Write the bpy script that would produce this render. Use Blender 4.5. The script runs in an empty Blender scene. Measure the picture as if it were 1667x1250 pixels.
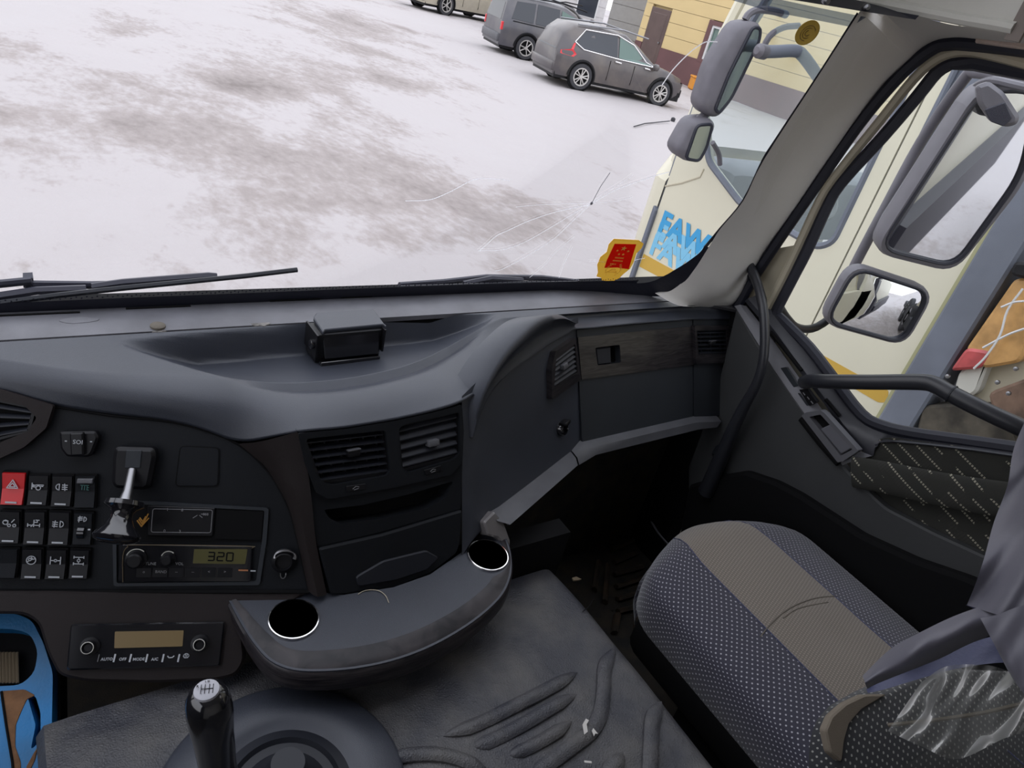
import bpy, bmesh, math, random
from mathutils import Vector, Matrix, noise
from mathutils.geometry import tessellate_polygon

random.seed(4)
SC = bpy.context.scene
COL = SC.collection
V = Vector

# ------------------------------------------------------------------ camera
# World: the lens is the origin, +X to the passenger side, +Y forward, +Z up.
FOC, CX, CY = 1150.0, 833.5, 625.0
_x = V((2543 - CX, 404 - CY, FOC)).normalized()          # where the cab's cross lines vanish
_z = _x.cross(V((1, .268, 0))).normalized()
if _z.y > 0: _z = -_z
_y = _z.cross(_x)
cam = bpy.data.cameras.new('camera'); camo = bpy.data.objects.new('camera', cam); COL.objects.link(camo)
cam.sensor_fit = 'HORIZONTAL'; cam.sensor_width = 36.0; cam.lens = FOC * 36.0 / 1667.0
cam.clip_start = .02; cam.clip_end = 500
right = V((_x.x, _y.x, _z.x)); down = V((_x.y, _y.y, _z.y)); fwd = V((_x.z, _y.z, _z.z))
M = Matrix((right, -down, -fwd)).transposed().to_4x4()
camo.matrix_world = M
SC.camera = camo
VS = SC.view_settings
VS.view_transform = 'Standard'; VS.look = 'None'; VS.gamma = 1.0; VS.use_curve_mapping = False
VS.exposure = 0.0

# ------------------------------------------------------------------ sky: even winter overcast
W = bpy.data.worlds.new('sky'); SC.world = W; W.use_nodes = True
wn = W.node_tree; wn.nodes.clear()
wo = wn.nodes.new('ShaderNodeOutputWorld'); wb = wn.nodes.new('ShaderNodeBackground')
tc = wn.nodes.new('ShaderNodeTexCoord'); sp = wn.nodes.new('ShaderNodeSeparateXYZ')
rp = wn.nodes.new('ShaderNodeValToRGB')
rp.color_ramp.elements[0].position = 0.0; rp.color_ramp.elements[0].color = (.80, .80, .83, 1)
rp.color_ramp.elements[1].position = .8; rp.color_ramp.elements[1].color = (1.08, 1.12, 1.25, 1)
wn.links.new(tc.outputs['Generated'], sp.inputs[0]); wn.links.new(sp.outputs['Z'], rp.inputs[0])
wn.links.new(rp.outputs[0], wb.inputs[0]); wb.inputs[1].default_value = 2.0
wn.links.new(wb.outputs[0], wo.inputs[0])

# ------------------------------------------------------------------ ray helpers
def ray(u, v):
    p = V((u - CX, v - CY, FOC)); return V((p.dot(_x), p.dot(_y), p.dot(_z)))
def at(u, v, x=None, y=None, z=None):
    d = ray(u, v)
    if x is not None: return d * (x / d.x)
    if y is not None: return d * (y / d.y)
    return d * (z / d.z)

class Frame:
    """A real plane of the cab: origin, in-plane axes and outward normal."""
    def __init__(s, O, e1, e2):
        s.O = V(O); s.e1 = V(e1).normalized(); e2 = V(e2); s.e2 = (e2 - s.e1 * e2.dot(s.e1)).normalized()
        s.n = s.e1.cross(s.e2)
    def px(s, u, v, h=0.0):
        d = ray(u, v); O = s.O + s.n * h
        p = d * (O.dot(s.n) / d.dot(s.n)) - s.O
        return (p.dot(s.e1), p.dot(s.e2))
    def w(s, ab, h=0.0): return s.O + s.e1 * ab[0] + s.e2 * ab[1] + s.n * h
    def P(s, u, v, h=0.0): return s.w(s.px(u, v, h), h)
def yawframe(O, phi, rake):
    p, r = math.radians(phi), math.radians(rake)
    e1 = V((math.cos(p), math.sin(p), 0)); back = V((math.sin(p), -math.cos(p), 0))
    up = -(back * math.sin(r) + V((0, 0, -1)) * math.cos(r))
    return Frame(O, e1, up)

# ------------------------------------------------------------------ materials
MATS = {}
def mat(name, col, rough=.6, metal=0.0, bump=0.0, bscale=200.0, spec=.5, vary=0.0, vscale=6.0, emit=None, coat=0.0, sheen=0.0, col2=None, detail=3.0, lo=.35, hi=.7):
    m = bpy.data.materials.new(name); m.use_nodes = True; N = m.node_tree.nodes; L = m.node_tree.links
    b = N['Principled BSDF']; b.inputs['Base Color'].default_value = (*col, 1)
    b.inputs['Roughness'].default_value = rough; b.inputs['Metallic'].default_value = metal
    b.inputs['Specular IOR Level'].default_value = spec
    if coat: b.inputs['Coat Weight'].default_value = coat; b.inputs['Coat Roughness'].default_value = .08
    if sheen: b.inputs['Sheen Weight'].default_value = sheen
    t = N.new('ShaderNodeTexCoord')
    if vary or col2:
        n = N.new('ShaderNodeTexNoise'); n.inputs['Scale'].default_value = vscale; n.inputs['Detail'].default_value = 6
        L.new(t.outputs['Object'], n.inputs['Vector'])
        r = N.new('ShaderNodeValToRGB'); c2 = col2 or tuple(c * (1 + vary) for c in col); c1 = col if col2 else tuple(c * (1 - vary) for c in col)
        r.color_ramp.elements[0].color = (*c1, 1); r.color_ramp.elements[1].color = (*c2, 1)
        r.color_ramp.elements[0].position = lo; r.color_ramp.elements[1].position = hi
        L.new(n.outputs['Fac'], r.inputs[0]); L.new(r.outputs[0], b.inputs['Base Color'])
    if bump:
        n = N.new('ShaderNodeTexNoise'); n.inputs['Scale'].default_value = bscale; n.inputs['Detail'].default_value = detail
        L.new(t.outputs['Object'], n.inputs['Vector'])
        bp = N.new('ShaderNodeBump'); bp.inputs['Strength'].default_value = bump; bp.inputs['Distance'].default_value = .002
        L.new(n.outputs['Fac'], bp.inputs['Height']); L.new(bp.outputs[0], b.inputs['Normal'])
    if emit: b.inputs['Emission Color'].default_value = (*emit[0], 1); b.inputs['Emission Strength'].default_value = emit[1]
    MATS[name] = m; return m

def nd(m, typ, **kw):
    n = m.node_tree.nodes.new(typ)
    for k, v in kw.items(): setattr(n, k, v)
    return n

dash_m   = mat('dash_vinyl', (.032, .036, .048), .42, bump=.25, bscale=900, vary=.12, vscale=9)
dust_sheen_m   = mat('dash_dusty_sheen', (.105, .105, .118), .46, bump=.25, bscale=900, vary=.2, vscale=14)  # dusty vinyl, colour raised further for the sky's sheen on the rear pad
panel_m  = mat('panel_plastic', (0.00825, 0.00938, 0.0116), .55, bump=.2, bscale=1100, vary=.15, spec=.16)
strip_m  = mat('strip_plastic', (0.0165, 0.0128, 0.0128), .6, bump=.2, bscale=900, vary=.15, spec=.2)
glove_m  = mat('glove_plastic', (0.0221, 0.0255, 0.0306), .5, bump=.2, bscale=1000, vary=.1, spec=.3)
ledge_m  = mat('ledge_plastic', (.085, .086, .095), .5, bump=.2, bscale=900, vary=.12, vscale=20)
black_m  = mat('black_plastic', (.006, .006, .0075), .42, spec=.25)
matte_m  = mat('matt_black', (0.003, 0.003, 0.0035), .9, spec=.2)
gloss_m  = mat('gloss_black', (.008, .008, .010), .12, spec=.6, coat=.4)
rubber_m = mat('rubber', (.012, .0135, .019), .5, spec=.35)
seal_m   = mat('navy_black_seal', (.012, .013, .024), .55)
bar_m    = mat('grab_bar', (.020, .021, .026), .38, bump=.1, bscale=600)
chrome_m = mat('chrome', (.75, .74, .74), .13, metal=1)
steel_m  = mat('steel', (.27, .27, .28), .38, metal=1)
beige_m  = mat('pillar_fabric', (.62, .60, .57), .85, bump=.3, bscale=700, vary=.05, vscale=3)
head_m   = mat('header_plastic', (.52, .51, .46), .7, bump=.2, bscale=700)
cloth_m  = mat('roof_felt', (.55, .45, .39), .95, bump=.6, bscale=400, vary=.1, vscale=80)
door_m   = mat('door_plastic', (0.0446, 0.0461, 0.0475), .55, bump=.2, bscale=900, vary=.08, spec=.3)
sill_m   = mat('door_sill_plastic', (.14, .14, .155), .5, bump=.2, bscale=900)
cream_m  = mat('cream_paint', (0.608, 0.578, 0.456), .35, spec=.4, vary=.03, vscale=2)
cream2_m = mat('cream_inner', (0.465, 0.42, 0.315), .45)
blue_m   = mat('blue_decal', (0.035, 0.294, 0.56), .5)
blue2_m  = mat('pale_blue_letters', (0.18, 0.465, 0.66), .5)
ylw_m    = mat('yellow_stripe', (0.51, 0.315, 0.045), .5)
greyp_m  = mat('grey_fairing', (0.133, 0.147, 0.182), .6, vary=.12, vscale=5)
shell_m  = mat('mirror_shell', (0.124, 0.118, 0.136), .5, vary=.12, vscale=12)
mirror_m = mat('mirror_glass', (.86, .88, .90), .015, metal=1)
wblk_m   = mat('wiper_black', (.02, .02, .035), .5)
red_m    = mat('hazard_red', (0.465, 0.0045, 0.0075), .35)
white_m  = mat('print_white', (0.383, 0.399, 0.425), .6)
dim_m    = mat('print_dim', (.20, .20, .21), .6)
gold_m   = mat('gold_print', (0.434, 0.252, 0.035), .4, metal=.25)
gold2_m  = mat('pale_gold', (0.576, 0.4, 0.096), .4)
brass_m  = mat('dull_gold', (.30, .20, .045), .5, metal=.2)
sred_m   = mat('sticker_red', (.80, .02, .015), .4)
def sticker(name, col):
    m = bpy.data.materials.new(name); m.use_nodes = True; N = m.node_tree.nodes; N.clear()
    o = N.new('ShaderNodeOutputMaterial'); a = N.new('ShaderNodeBsdfDiffuse'); b = N.new('ShaderNodeBsdfTranslucent'); x = N.new('ShaderNodeMixShader'); x.inputs[0].default_value = .35
    a.inputs[0].default_value = b.inputs[0].default_value = (*col, 1)
    for p, q in ((a.outputs[0], x.inputs[1]), (b.outputs[0], x.inputs[2]), (x.outputs[0], o.inputs[0])): m.node_tree.links.new(p, q)
    return m
gold_m = sticker('gold_film', (.72, .42, .05)); gold2_m = sticker('pale_gold_film', (.95, .72, .15)); sred_m = sticker('red_film', (.85, .02, .012)); brass_m = sticker('dull_gold_film', (.34, .23, .05))
lcd_m    = mat('lcd_olive', (0.0765, 0.0702, 0.0234), .3)
lcd2_m   = mat('lcd_amber', (.17, .12, .055), .3)
amber_m  = mat('amber_print', (.38, .18, .03), .5)
blueb_m  = mat('blue_moulding', (.0, .17, .44), .45, bump=.2, bscale=300, col2=(.012, .11, .25), vscale=9)
dirt_m   = mat('dried_mud', (.15, .075, .035), .95, bump=.8, bscale=150, vary=.3, vscale=40)
brist_m  = mat('dusty_rib', (.10, .075, .045), .9)
paper_m  = mat('paper', (.55, .53, .50), .9)
tyre_m   = mat('tyre', (.035, .035, .04), .85)
alloy_m  = mat('alloy', (.50, .48, .46), .4, metal=.5)
cglass_m = mat('car_glass', (.03, .035, .045), .08, spec=.6)
cglass2_m= mat('green_glass', (.10, .16, .14), .08, spec=.6)
carg_m   = mat('car_grey', (0.0612, 0.054, 0.0576), .35, coat=.3, col2=(0.144, 0.122, 0.104), vscale=1.6, lo=.45, hi=.8)
card_m   = mat('car_dark', (0.0525, 0.051, 0.0638), .4, coat=.3, col2=(0.112, 0.105, 0.105), vscale=1.5)
carb_m   = mat('car_beige', (0.385, 0.35, 0.28), .4, coat=.3, vary=.06)
tail_m   = mat('tail_red', (0.6, 0.04, 0.048), .25)
ywall_m  = mat('yellow_siding', (0.585, 0.45, 0.225), .8, vary=.04, vscale=1.2)
plinth_m = mat('maroon_plinth', (0.12, 0.0562, 0.0562), .7, vary=.08, vscale=2)
bdoor_m  = mat('brown_door', (0.0975, 0.0638, 0.0562), .6, vary=.1, vscale=3)
gwall_m  = mat('grey_siding', (0.302, 0.302, 0.302), .8, vary=.05)
wwall_m  = mat('white_siding', (0.495, 0.48, 0.48), .8, vary=.05)
pwall_m  = mat('pink_wall', (0.35, 0.238, 0.189), .8, vary=.1)
pvc_m    = mat('pvc_white', (0.6, 0.6, 0.6), .5)
orange_m = mat('orange_plastic', (0.6, 0.24, 0.024), .5)
hair_m   = mat('pale_thread', (.45, .40, .30), .8)
residue_m= mat('glue_residue', (.16, .15, .14), .9, bump=.8, bscale=500, vary=.4, vscale=120)
tan_m    = mat('tan_cloth', (.115, .100, .080), .9, bump=.5, bscale=900)
jack_m   = mat('jacket_nylon', (.085, .082, .105), .5, bump=.35, bscale=28, vary=.12, vscale=6, sheen=.2, detail=4)
jnavy_m  = mat('jacket_navy', (.035, .04, .09), .55, bump=.3, bscale=200)
grnd_d   = mat('dark_mat', (.016, .016, .015), .8, bump=.5, bscale=300, col2=(.045, .034, .022), vscale=22)
crack_m  = bpy.data.materials.new('crack_white'); crack_m.use_nodes = True
_n = crack_m.node_tree.nodes; _n.clear(); _t = _n.new('ShaderNodeBsdfTranslucent'); _t.inputs[0].default_value = (.98, .98, 1, 1); _o = _n.new('ShaderNodeOutputMaterial'); crack_m.node_tree.links.new(_t.outputs[0], _o.inputs[0])
crackd_m = mat('crack_dark', (.25, .25, .28), .6)

def glassmat(name, tint, gloss=.05, haze=0.0, hz=(.9, .95, .93), rg=.02):
    m = bpy.data.materials.new(name); m.use_nodes = True; N = m.node_tree.nodes; L = m.node_tree.links; N.clear()
    o = N.new('ShaderNodeOutputMaterial'); t = N.new('ShaderNodeBsdfTransparent'); g = N.new('ShaderNodeBsdfGlossy'); mx = N.new('ShaderNodeMixShader')
    t.inputs[0].default_value = (*tint, 1); g.inputs['Roughness'].default_value = rg; g.inputs['Color'].default_value = (1, 1, 1, 1)
    f = N.new('ShaderNodeFresnel'); f.inputs[0].default_value = 1.3
    mu = N.new('ShaderNodeMath'); mu.operation = 'MULTIPLY'; mu.inputs[1].default_value = gloss * 10
    L.new(f.outputs[0], mu.inputs[0]); L.new(mu.outputs[0], mx.inputs[0]); L.new(t.outputs[0], mx.inputs[1]); L.new(g.outputs[0], mx.inputs[2])
    last = mx
    if haze:
        d = N.new('ShaderNodeBsdfDiffuse'); d.inputs[0].default_value = (*hz, 1); m2 = N.new('ShaderNodeMixShader'); m2.inputs[0].default_value = haze
        L.new(mx.outputs[0], m2.inputs[1]); L.new(d.outputs[0], m2.inputs[2]); last = m2
    L.new(last.outputs[0], o.inputs[0]); MATS[name] = m; return m
ws_glass = glassmat('windscreen_glass', (.98, .98, .97), .012, .0)
door_glass = glassmat('door_glass', (.95, .97, .96), .05, .0)
nb_glass = glassmat('neighbour_glass', (.78, .85, .84), .06, .22, (.75, .85, .85))
film_m = glassmat('plastic_film', (.80, .80, .78), .025, .10, (.36, .36, .34), .35)

def wood():
    m = mat('wood_trim', (.05, .042, .04), .30, coat=.25); N = m.node_tree.nodes; L = m.node_tree.links; b = N['Principled BSDF']
    t = N.new('ShaderNodeTexCoord'); mp = N.new('ShaderNodeMapping'); mp.inputs['Scale'].default_value = (6, 6, 70)
    n = N.new('ShaderNodeTexNoise'); n.inputs['Scale'].default_value = 3; n.inputs['Detail'].default_value = 6; n.inputs['Distortion'].default_value = 1.2
    r = N.new('ShaderNodeValToRGB'); r.color_ramp.elements[0].color = (.008, .007, .009, 1); r.color_ramp.elements[1].color = (.034, .029, .031, 1)
    r.color_ramp.elements[0].position = .38; r.color_ramp.elements[1].position = .66
    L.new(t.outputs['Object'], mp.inputs[0]); L.new(mp.outputs[0], n.inputs['Vector']); L.new(n.outputs['Fac'], r.inputs[0]); L.new(r.outputs[0], b.inputs['Base Color'])
    return m
wood_m = wood(); lip_m = wood(); lip_m.name = 'dull_wood_lip'; _p = lip_m.node_tree.nodes['Principled BSDF']; _p.inputs['Coat Weight'].default_value = .05; _p.inputs['Specular IOR Level'].default_value = .3; _p.inputs['Roughness'].default_value = .42

def leather():
    m = mat('hump_vinyl', (.030, .031, .036), .42, spec=.5); N = m.node_tree.nodes; L = m.node_tree.links; b = N['Principled BSDF']
    t = N.new('ShaderNodeTexCoord')
    v = N.new('ShaderNodeTexVoronoi'); v.inputs['Scale'].default_value = 260; v.feature = 'DISTANCE_TO_EDGE'
    n = N.new('ShaderNodeTexNoise'); n.inputs['Scale'].default_value = 11; n.inputs['Detail'].default_value = 7
    bp = N.new('ShaderNodeBump'); bp.inputs['Strength'].default_value = .55; bp.inputs['Distance'].default_value = .002
    bp2 = N.new('ShaderNodeBump'); bp2.inputs['Strength'].default_value = .5; bp2.inputs['Distance'].default_value = .02
    r = N.new('ShaderNodeValToRGB'); r.color_ramp.elements[0].color = (.030, .031, .039, 1); r.color_ramp.elements[1].color = (.088, .084, .080, 1)
    r.color_ramp.elements[0].position = .40; r.color_ramp.elements[1].position = .72
    rr = N.new('ShaderNodeMapRange'); rr.inputs['To Min'].default_value = .36; rr.inputs['To Max'].default_value = .62
    L.new(t.outputs['Object'], v.inputs['Vector']); L.new(t.outputs['Object'], n.inputs['Vector'])
    L.new(v.outputs['Distance'], bp.inputs['Height']); L.new(n.outputs['Fac'], bp2.inputs['Height']); L.new(bp2.outputs[0], bp.inputs['Normal'])
    L.new(bp.outputs[0], b.inputs['Normal']); L.new(n.outputs['Fac'], r.inputs[0]); L.new(r.outputs[0], b.inputs['Base Color'])
    L.new(n.outputs['Fac'], rr.inputs['Value']); L.new(rr.outputs[0], b.inputs['Roughness'])
    return m
hump_m = leather()

def dots(name, base, dot, pitch, rad, rot=0.0, row=None, rough=.85):
    """woven dots laid out in the cloth's own UV (metres)"""
    m = mat(name, base, rough, bump=.3, bscale=1200, sheen=.3); N = m.node_tree.nodes; L = m.node_tree.links; b = N['Principled BSDF']
    uv = N.new('ShaderNodeUVMap'); mp = N.new('ShaderNodeMapping'); mp.inputs['Rotation'].default_value[2] = rot
    mp.inputs['Scale'].default_value = (1 / pitch, 1 / (row or pitch), 1)
    v = N.new('ShaderNodeTexVoronoi'); v.voronoi_dimensions = '2D'; v.inputs['Scale'].default_value = 1; v.inputs['Randomness'].default_value = 0.06
    lt = N.new('ShaderNodeMath'); lt.operation = 'LESS_THAN'; lt.inputs[1].default_value = rad
    mx = N.new('ShaderNodeMix'); mx.data_type = 'RGBA'; mx.inputs['A'].default_value = (*base, 1); mx.inputs['B'].default_value = (*dot, 1)
    L.new(uv.outputs[0], mp.inputs[0]); L.new(mp.outputs[0], v.inputs['Vector']); L.new(v.outputs['Distance'], lt.inputs[0])
    L.new(lt.outputs[0], mx.inputs['Factor']); L.new(mx.outputs['Result'], b.inputs['Base Color'])
    return m
dotblue_m = dots('navy_dotted_cloth', (.022, .021, .036), (.36, .35, .38), .0085, .17, .785)
dotblk_m  = dots('black_dotted_cloth', (.008, .009, .012), (.24, .24, .22), .0105, .18, .785)
weave_m   = dots('tan_woven_cloth', (.125, .105, .085), (.23, .195, .155), .0052, .26, .3)

def doorfab():
    m = mat('door_fabric', (.03, .03, .026), .9, bump=.3, bscale=900); N = m.node_tree.nodes; L = m.node_tree.links; b = N['Principled BSDF']
    uv = N.new('ShaderNodeUVMap'); mp = N.new('ShaderNodeMapping'); mp.inputs['Rotation'].default_value[2] = -.25
    br = N.new('ShaderNodeTexBrick'); br.offset = .37
    br.inputs['Color1'].default_value = (.020, .021, .018, 1); br.inputs['Color2'].default_value = (.030, .029, .025, 1); br.inputs['Mortar'].default_value = (.30, .28, .22, 1)
    br.inputs['Scale'].default_value = 1; br.inputs['Mortar Size'].default_value = .0022; br.inputs['Mortar Smooth'].default_value = .2
    br.inputs['Brick Width'].default_value = 9.0; br.inputs['Row Height'].default_value = .026
    ck = N.new('ShaderNodeTexNoise'); ck.inputs['Scale'].default_value = 24
    w = N.new('ShaderNodeTexWave'); w.inputs['Scale'].default_value = 55; w.bands_direction = 'X'
    st = N.new('ShaderNodeMath'); st.operation = 'GREATER_THAN'; st.inputs[1].default_value = .35
    st2 = N.new('ShaderNodeMath'); st2.operation = 'GREATER_THAN'; st2.inputs[1].default_value = .47
    mu = N.new('ShaderNodeMath'); mu.operation = 'MULTIPLY'
    mx = N.new('ShaderNodeMix'); mx.data_type = 'RGBA'; mx.inputs['A'].default_value = (.024, .024, .020, 1)
    L.new(uv.outputs[0], mp.inputs[0]); L.new(mp.outputs[0], br.inputs['Vector']); L.new(mp.outputs[0], w.inputs['Vector']); L.new(mp.outputs[0], ck.inputs['Vector'])
    L.new(w.outputs['Fac'], st.inputs[0]); L.new(ck.outputs['Fac'], st2.inputs[0]); L.new(st.outputs[0], mu.inputs[0]); L.new(st2.outputs[0], mu.inputs[1])
    L.new(mu.outputs[0], mx.inputs['Factor']); L.new(br.outputs['Color'], mx.inputs['B']); L.new(mx.outputs['Result'], b.inputs['Base Color'])
    return m
doorfab_m = doorfab()

def snow():
    m = mat('packed_snow', (.8, .8, .82), .8); N = m.node_tree.nodes; L = m.node_tree.links; b = N['Principled BSDF']
    t = N.new('ShaderNodeTexCoord'); at_ = N.new('ShaderNodeAttribute'); at_.attribute_name = 'dirt'
    n = N.new('ShaderNodeTexNoise'); n.inputs['Scale'].default_value = 2.2; n.inputs['Detail'].default_value = 12; n.inputs['Roughness'].default_value = .72
    mp = N.new('ShaderNodeMapping'); mp.inputs['Scale'].default_value = (1, .55, 1); mp.inputs['Rotation'].default_value[2] = .35
    n2 = N.new('ShaderNodeTexNoise'); n2.inputs['Scale'].default_value = 14; n2.inputs['Detail'].default_value = 9
    a1 = N.new('ShaderNodeMath'); a1.operation = 'ADD'; a2 = N.new('ShaderNodeMath'); a2.operation = 'MULTIPLY_ADD'; a2.inputs[1].default_value = .5
    r = N.new('ShaderNodeValToRGB'); e = r.color_ramp.elements
    e[0].position = .78; e[0].color = (.385, .355, .352, 1); e[1].position = 1.0; e[1].color = (.285, .25, .238, 1)
    x = e.new(.0); x.color = (.395, .37, .369, 1)
    r2 = N.new('ShaderNodeMapRange'); r2.inputs['From Min'].default_value = 1.0; r2.inputs['From Max'].default_value = 1.45
    mx = N.new('ShaderNodeMix'); mx.data_type = 'RGBA'; mx.inputs['B'].default_value = (.15, .125, .115, 1)
    L.new(t.outputs['Object'], mp.inputs[0]); L.new(mp.outputs[0], n.inputs['Vector']); L.new(mp.outputs[0], n2.inputs['Vector'])
    L.new(n.outputs['Fac'], a1.inputs[0]); L.new(at_.outputs['Fac'], a1.inputs[1])
    L.new(n2.outputs['Fac'], a2.inputs[0]); L.new(a1.outputs[0], a2.inputs[2])
    s = N.new('ShaderNodeMath'); s.operation = 'SUBTRACT'; s.inputs[1].default_value = .25; L.new(a2.outputs[0], s.inputs[0])
    L.new(s.outputs[0], r.inputs[0]); L.new(s.outputs[0], r2.inputs['Value'])
    L.new(r2.outputs[0], mx.inputs['Factor']); L.new(r.outputs[0], mx.inputs['A']); L.new(mx.outputs['Result'], b.inputs['Base Color'])
    bp = N.new('ShaderNodeBump'); bp.inputs['Strength'].default_value = .6; bp.inputs['Distance'].default_value = .06
    L.new(n.outputs['Fac'], bp.inputs['Height']); L.new(bp.outputs[0], b.inputs['Normal'])
    return m
snow_m = snow()

# ------------------------------------------------------------------ mesh helpers
ORG = {}
def build(name, bm, m, parent=None, smooth=False, uv=None):
    """link bm (world coordinates) as one mesh object under parent"""
    bmesh.ops.recalc_face_normals(bm, faces=bm.faces[:])
    o0 = ORG.get(parent.name, V((0, 0, 0))) if parent else None
    if o0 is None:
        if bm.verts:
            xs = [v.co for v in bm.verts]
            o0 = V((sum(c.x for c in xs) / len(xs), sum(c.y for c in xs) / len(xs), min(c.z for c in xs)))
        else: o0 = V()
    for v in bm.verts: v.co -= o0
    me = bpy.data.meshes.new(name); bm.to_mesh(me); bm.free()
    if smooth:
        me.shade_smooth()
        try: me.set_sharp_from_angle(angle=math.radians(40 if smooth is True else smooth))
        except Exception: pass
    ms = m if isinstance(m, (list, tuple)) else [m]
    for k in ms: me.materials.append(k)
    o = bpy.data.objects.new(name, me); COL.objects.link(o)
    if parent: o.parent = parent; ORG[o.name] = o0
    else: o.location = o0; ORG[o.name] = o0
    return o
def thing(name, label, cat, loc, group=None, kind=None):
    o = bpy.data.objects.new(name, None); COL.objects.link(o); o.location = loc; o.empty_display_size = .05
    ORG[o.name] = V(loc)
    if label: o['label'] = label
    if cat: o['category'] = cat
    if group: o['group'] = group
    if kind: o['kind'] = kind
    return o
def tag(o, label=None, cat=None, group=None, kind=None):
    for k, v in (('label', label), ('category', cat), ('group', group), ('kind', kind)):
        if v: o[k] = v
    return o
def struct(name, loc=(0, 0, 0)): return thing(name, None, None, loc, kind='structure')

def B(): return bmesh.new()
def smooth2(pts, n=6, closed=False):
    """Catmull-Rom through tuples of any size"""
    P = [V(p) if len(p) == 3 else V((p[0], p[1], 0)) for p in pts]; dim = len(pts[0]); out = []
    N = len(P); rng = range(N) if closed else range(N - 1)
    for i in rng:
        p1, p2 = P[i], P[(i + 1) % N]
        p0 = P[(i - 1) % N] if (closed or i > 0) else p1 * 2 - p2
        p3 = P[(i + 2) % N] if (closed or i + 2 < N) else p2 * 2 - p1
        for k in range(n):
            t = k / n
            q = .5 * ((2 * p1) + (p2 - p0) * t + (2 * p0 - 5 * p1 + 4 * p2 - p3) * t * t + (3 * p1 - p0 - 3 * p2 + p3) * t ** 3)
            out.append(tuple(q)[:dim])
    if not closed: out.append(tuple(P[-1])[:dim])
    return out
def roundpoly(pts, r=.004, n=3):
    """round the corners of a 2-D polygon (metres)"""
    out = []; N = len(pts)
    for i in range(N):
        a, b, c = V(pts[i - 1]), V(pts[i]), V(pts[(i + 1) % N])
        d1, d2 = (a - b), (c - b); l1, l2 = d1.length, d2.length
        if l1 < 1e-9 or l2 < 1e-9: continue
        rr = min(r, l1 * .45, l2 * .45); p, q = b + d1 / l1 * rr, b + d2 / l2 * rr
        for k in range(n + 1):
            t = k / n; out.append(tuple(p.lerp(b, t).lerp(b.lerp(q, t), t)))
    return out
def plate(bm, F, outer, holes=(), h0=-.01, h1=0.0, bev=0.0):
    """solid plate on frame F from 2-D loops (metres), from height h0 to h1, with through holes"""
    loops = [list(outer)] + [list(h) for h in holes]
    if bev and not holes:
        c = V((sum(p[0] for p in outer) / len(outer), sum(p[1] for p in outer) / len(outer)))
        def shrink(l):
            o = []
            N = len(l)
            area = sum(l[i][0] * l[(i + 1) % N][1] - l[(i + 1) % N][0] * l[i][1] for i in range(N))
            sg = 1 if area > 0 else -1
            for i in range(N):
                a, b_, c_ = V(l[i - 1]), V(l[i]), V(l[(i + 1) % N])
                d1 = (b_ - a); d2 = (c_ - b_)
                if d1.length < 1e-9: d1 = d2
                if d2.length < 1e-9: d2 = d1
                n1 = V((-d1.y, d1.x)).normalized() * sg; n2 = V((-d2.y, d2.x)).normalized() * sg
                nn = (n1 + n2);
                if nn.length < .3: nn = n1
                nn.normalize(); k = max(.5, nn.dot(n1))
                o.append(tuple(b_ + nn * (bev / k)))
            return o
        inner = shrink(list(outer))
        rings = [(outer, h0), (outer, h1 - bev), (inner, h1)]
    else: rings = [(outer, h0), (outer, h1)]
    prev = None
    for l, h in rings:
        vs = [bm.verts.new(F.w(p, h)) for p in l]
        if prev:
            for i in range(len(vs)):
                j = (i + 1) % len(vs); bm.faces.new((prev[i], prev[j], vs[j], vs[i]))
        prev = vs
    top = list(prev)
    for hl in holes:
        a = [bm.verts.new(F.w(p, h1)) for p in hl]; b_ = [bm.verts.new(F.w(p, h0)) for p in hl]
        for i in range(len(a)):
            j = (i + 1) % len(a); bm.faces.new((a[i], a[j], b_[j], b_[i]))
        top += a
    tl = [rings[-1][0]] + [list(h) for h in holes]
    for t in tessellate_polygon([[V((p[0], p[1], 0)) for p in l] for l in tl]):
        try: bm.faces.new([top[i] for i in t])
        except ValueError: pass
    return bm
def pxs(F, pts, h=0.0, r=0, sm=0):
    q = [F.px(u, v, h) for u, v in pts]
    if sm: q = smooth2(q, sm, True)
    if r: q = roundpoly(q, r)
    return q
def fan(bm, F, pts2, h=0.0):
    vs = [bm.verts.new(F.w(p, h)) for p in pts2]
    for t in tessellate_polygon([[V((p[0], p[1], 0)) for p in pts2]]):
        try: bm.faces.new([vs[i] for i in t])
        except ValueError: pass
def tube(bm, pts, r, n=10, closed=False, cap=True, flat=1.0, up=None):
    P = [V(p) for p in pts]; N = len(P); rings = []
    prevn = None
    for i in range(N):
        a = P[i - 1] if (i > 0 or closed) else P[i]; b = P[(i + 1) % N] if (i < N - 1 or closed) else P[i]
        t = (b - a).normalized() if (b - a).length > 1e-9 else V((0, 0, 1))
        if up is not None: nn = (V(up) - t * V(up).dot(t)).normalized()
        elif prevn is None:
            nn = t.orthogonal().normalized()
        else:
            nn = prevn - t * prevn.dot(t); nn = nn.normalized() if nn.length > 1e-6 else t.orthogonal().normalized()
        prevn = nn; bb = t.cross(nn)
        ri = r[i] if isinstance(r, (list, tuple)) else r
        rings.append([bm.verts.new(P[i] + nn * (math.cos(2 * math.pi * k / n) * ri * flat) + bb * (math.sin(2 * math.pi * k / n) * ri)) for k in range(n)])
    for i in range(N if closed else N - 1):
        A, C = rings[i], rings[(i + 1) % N]
        for k in range(n):
            l = (k + 1) % n; bm.faces.new((A[k], A[l], C[l], C[k]))
    if cap and not closed:
        bm.faces.new(rings[0][::-1]); bm.faces.new(rings[-1])
    return bm
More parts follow.
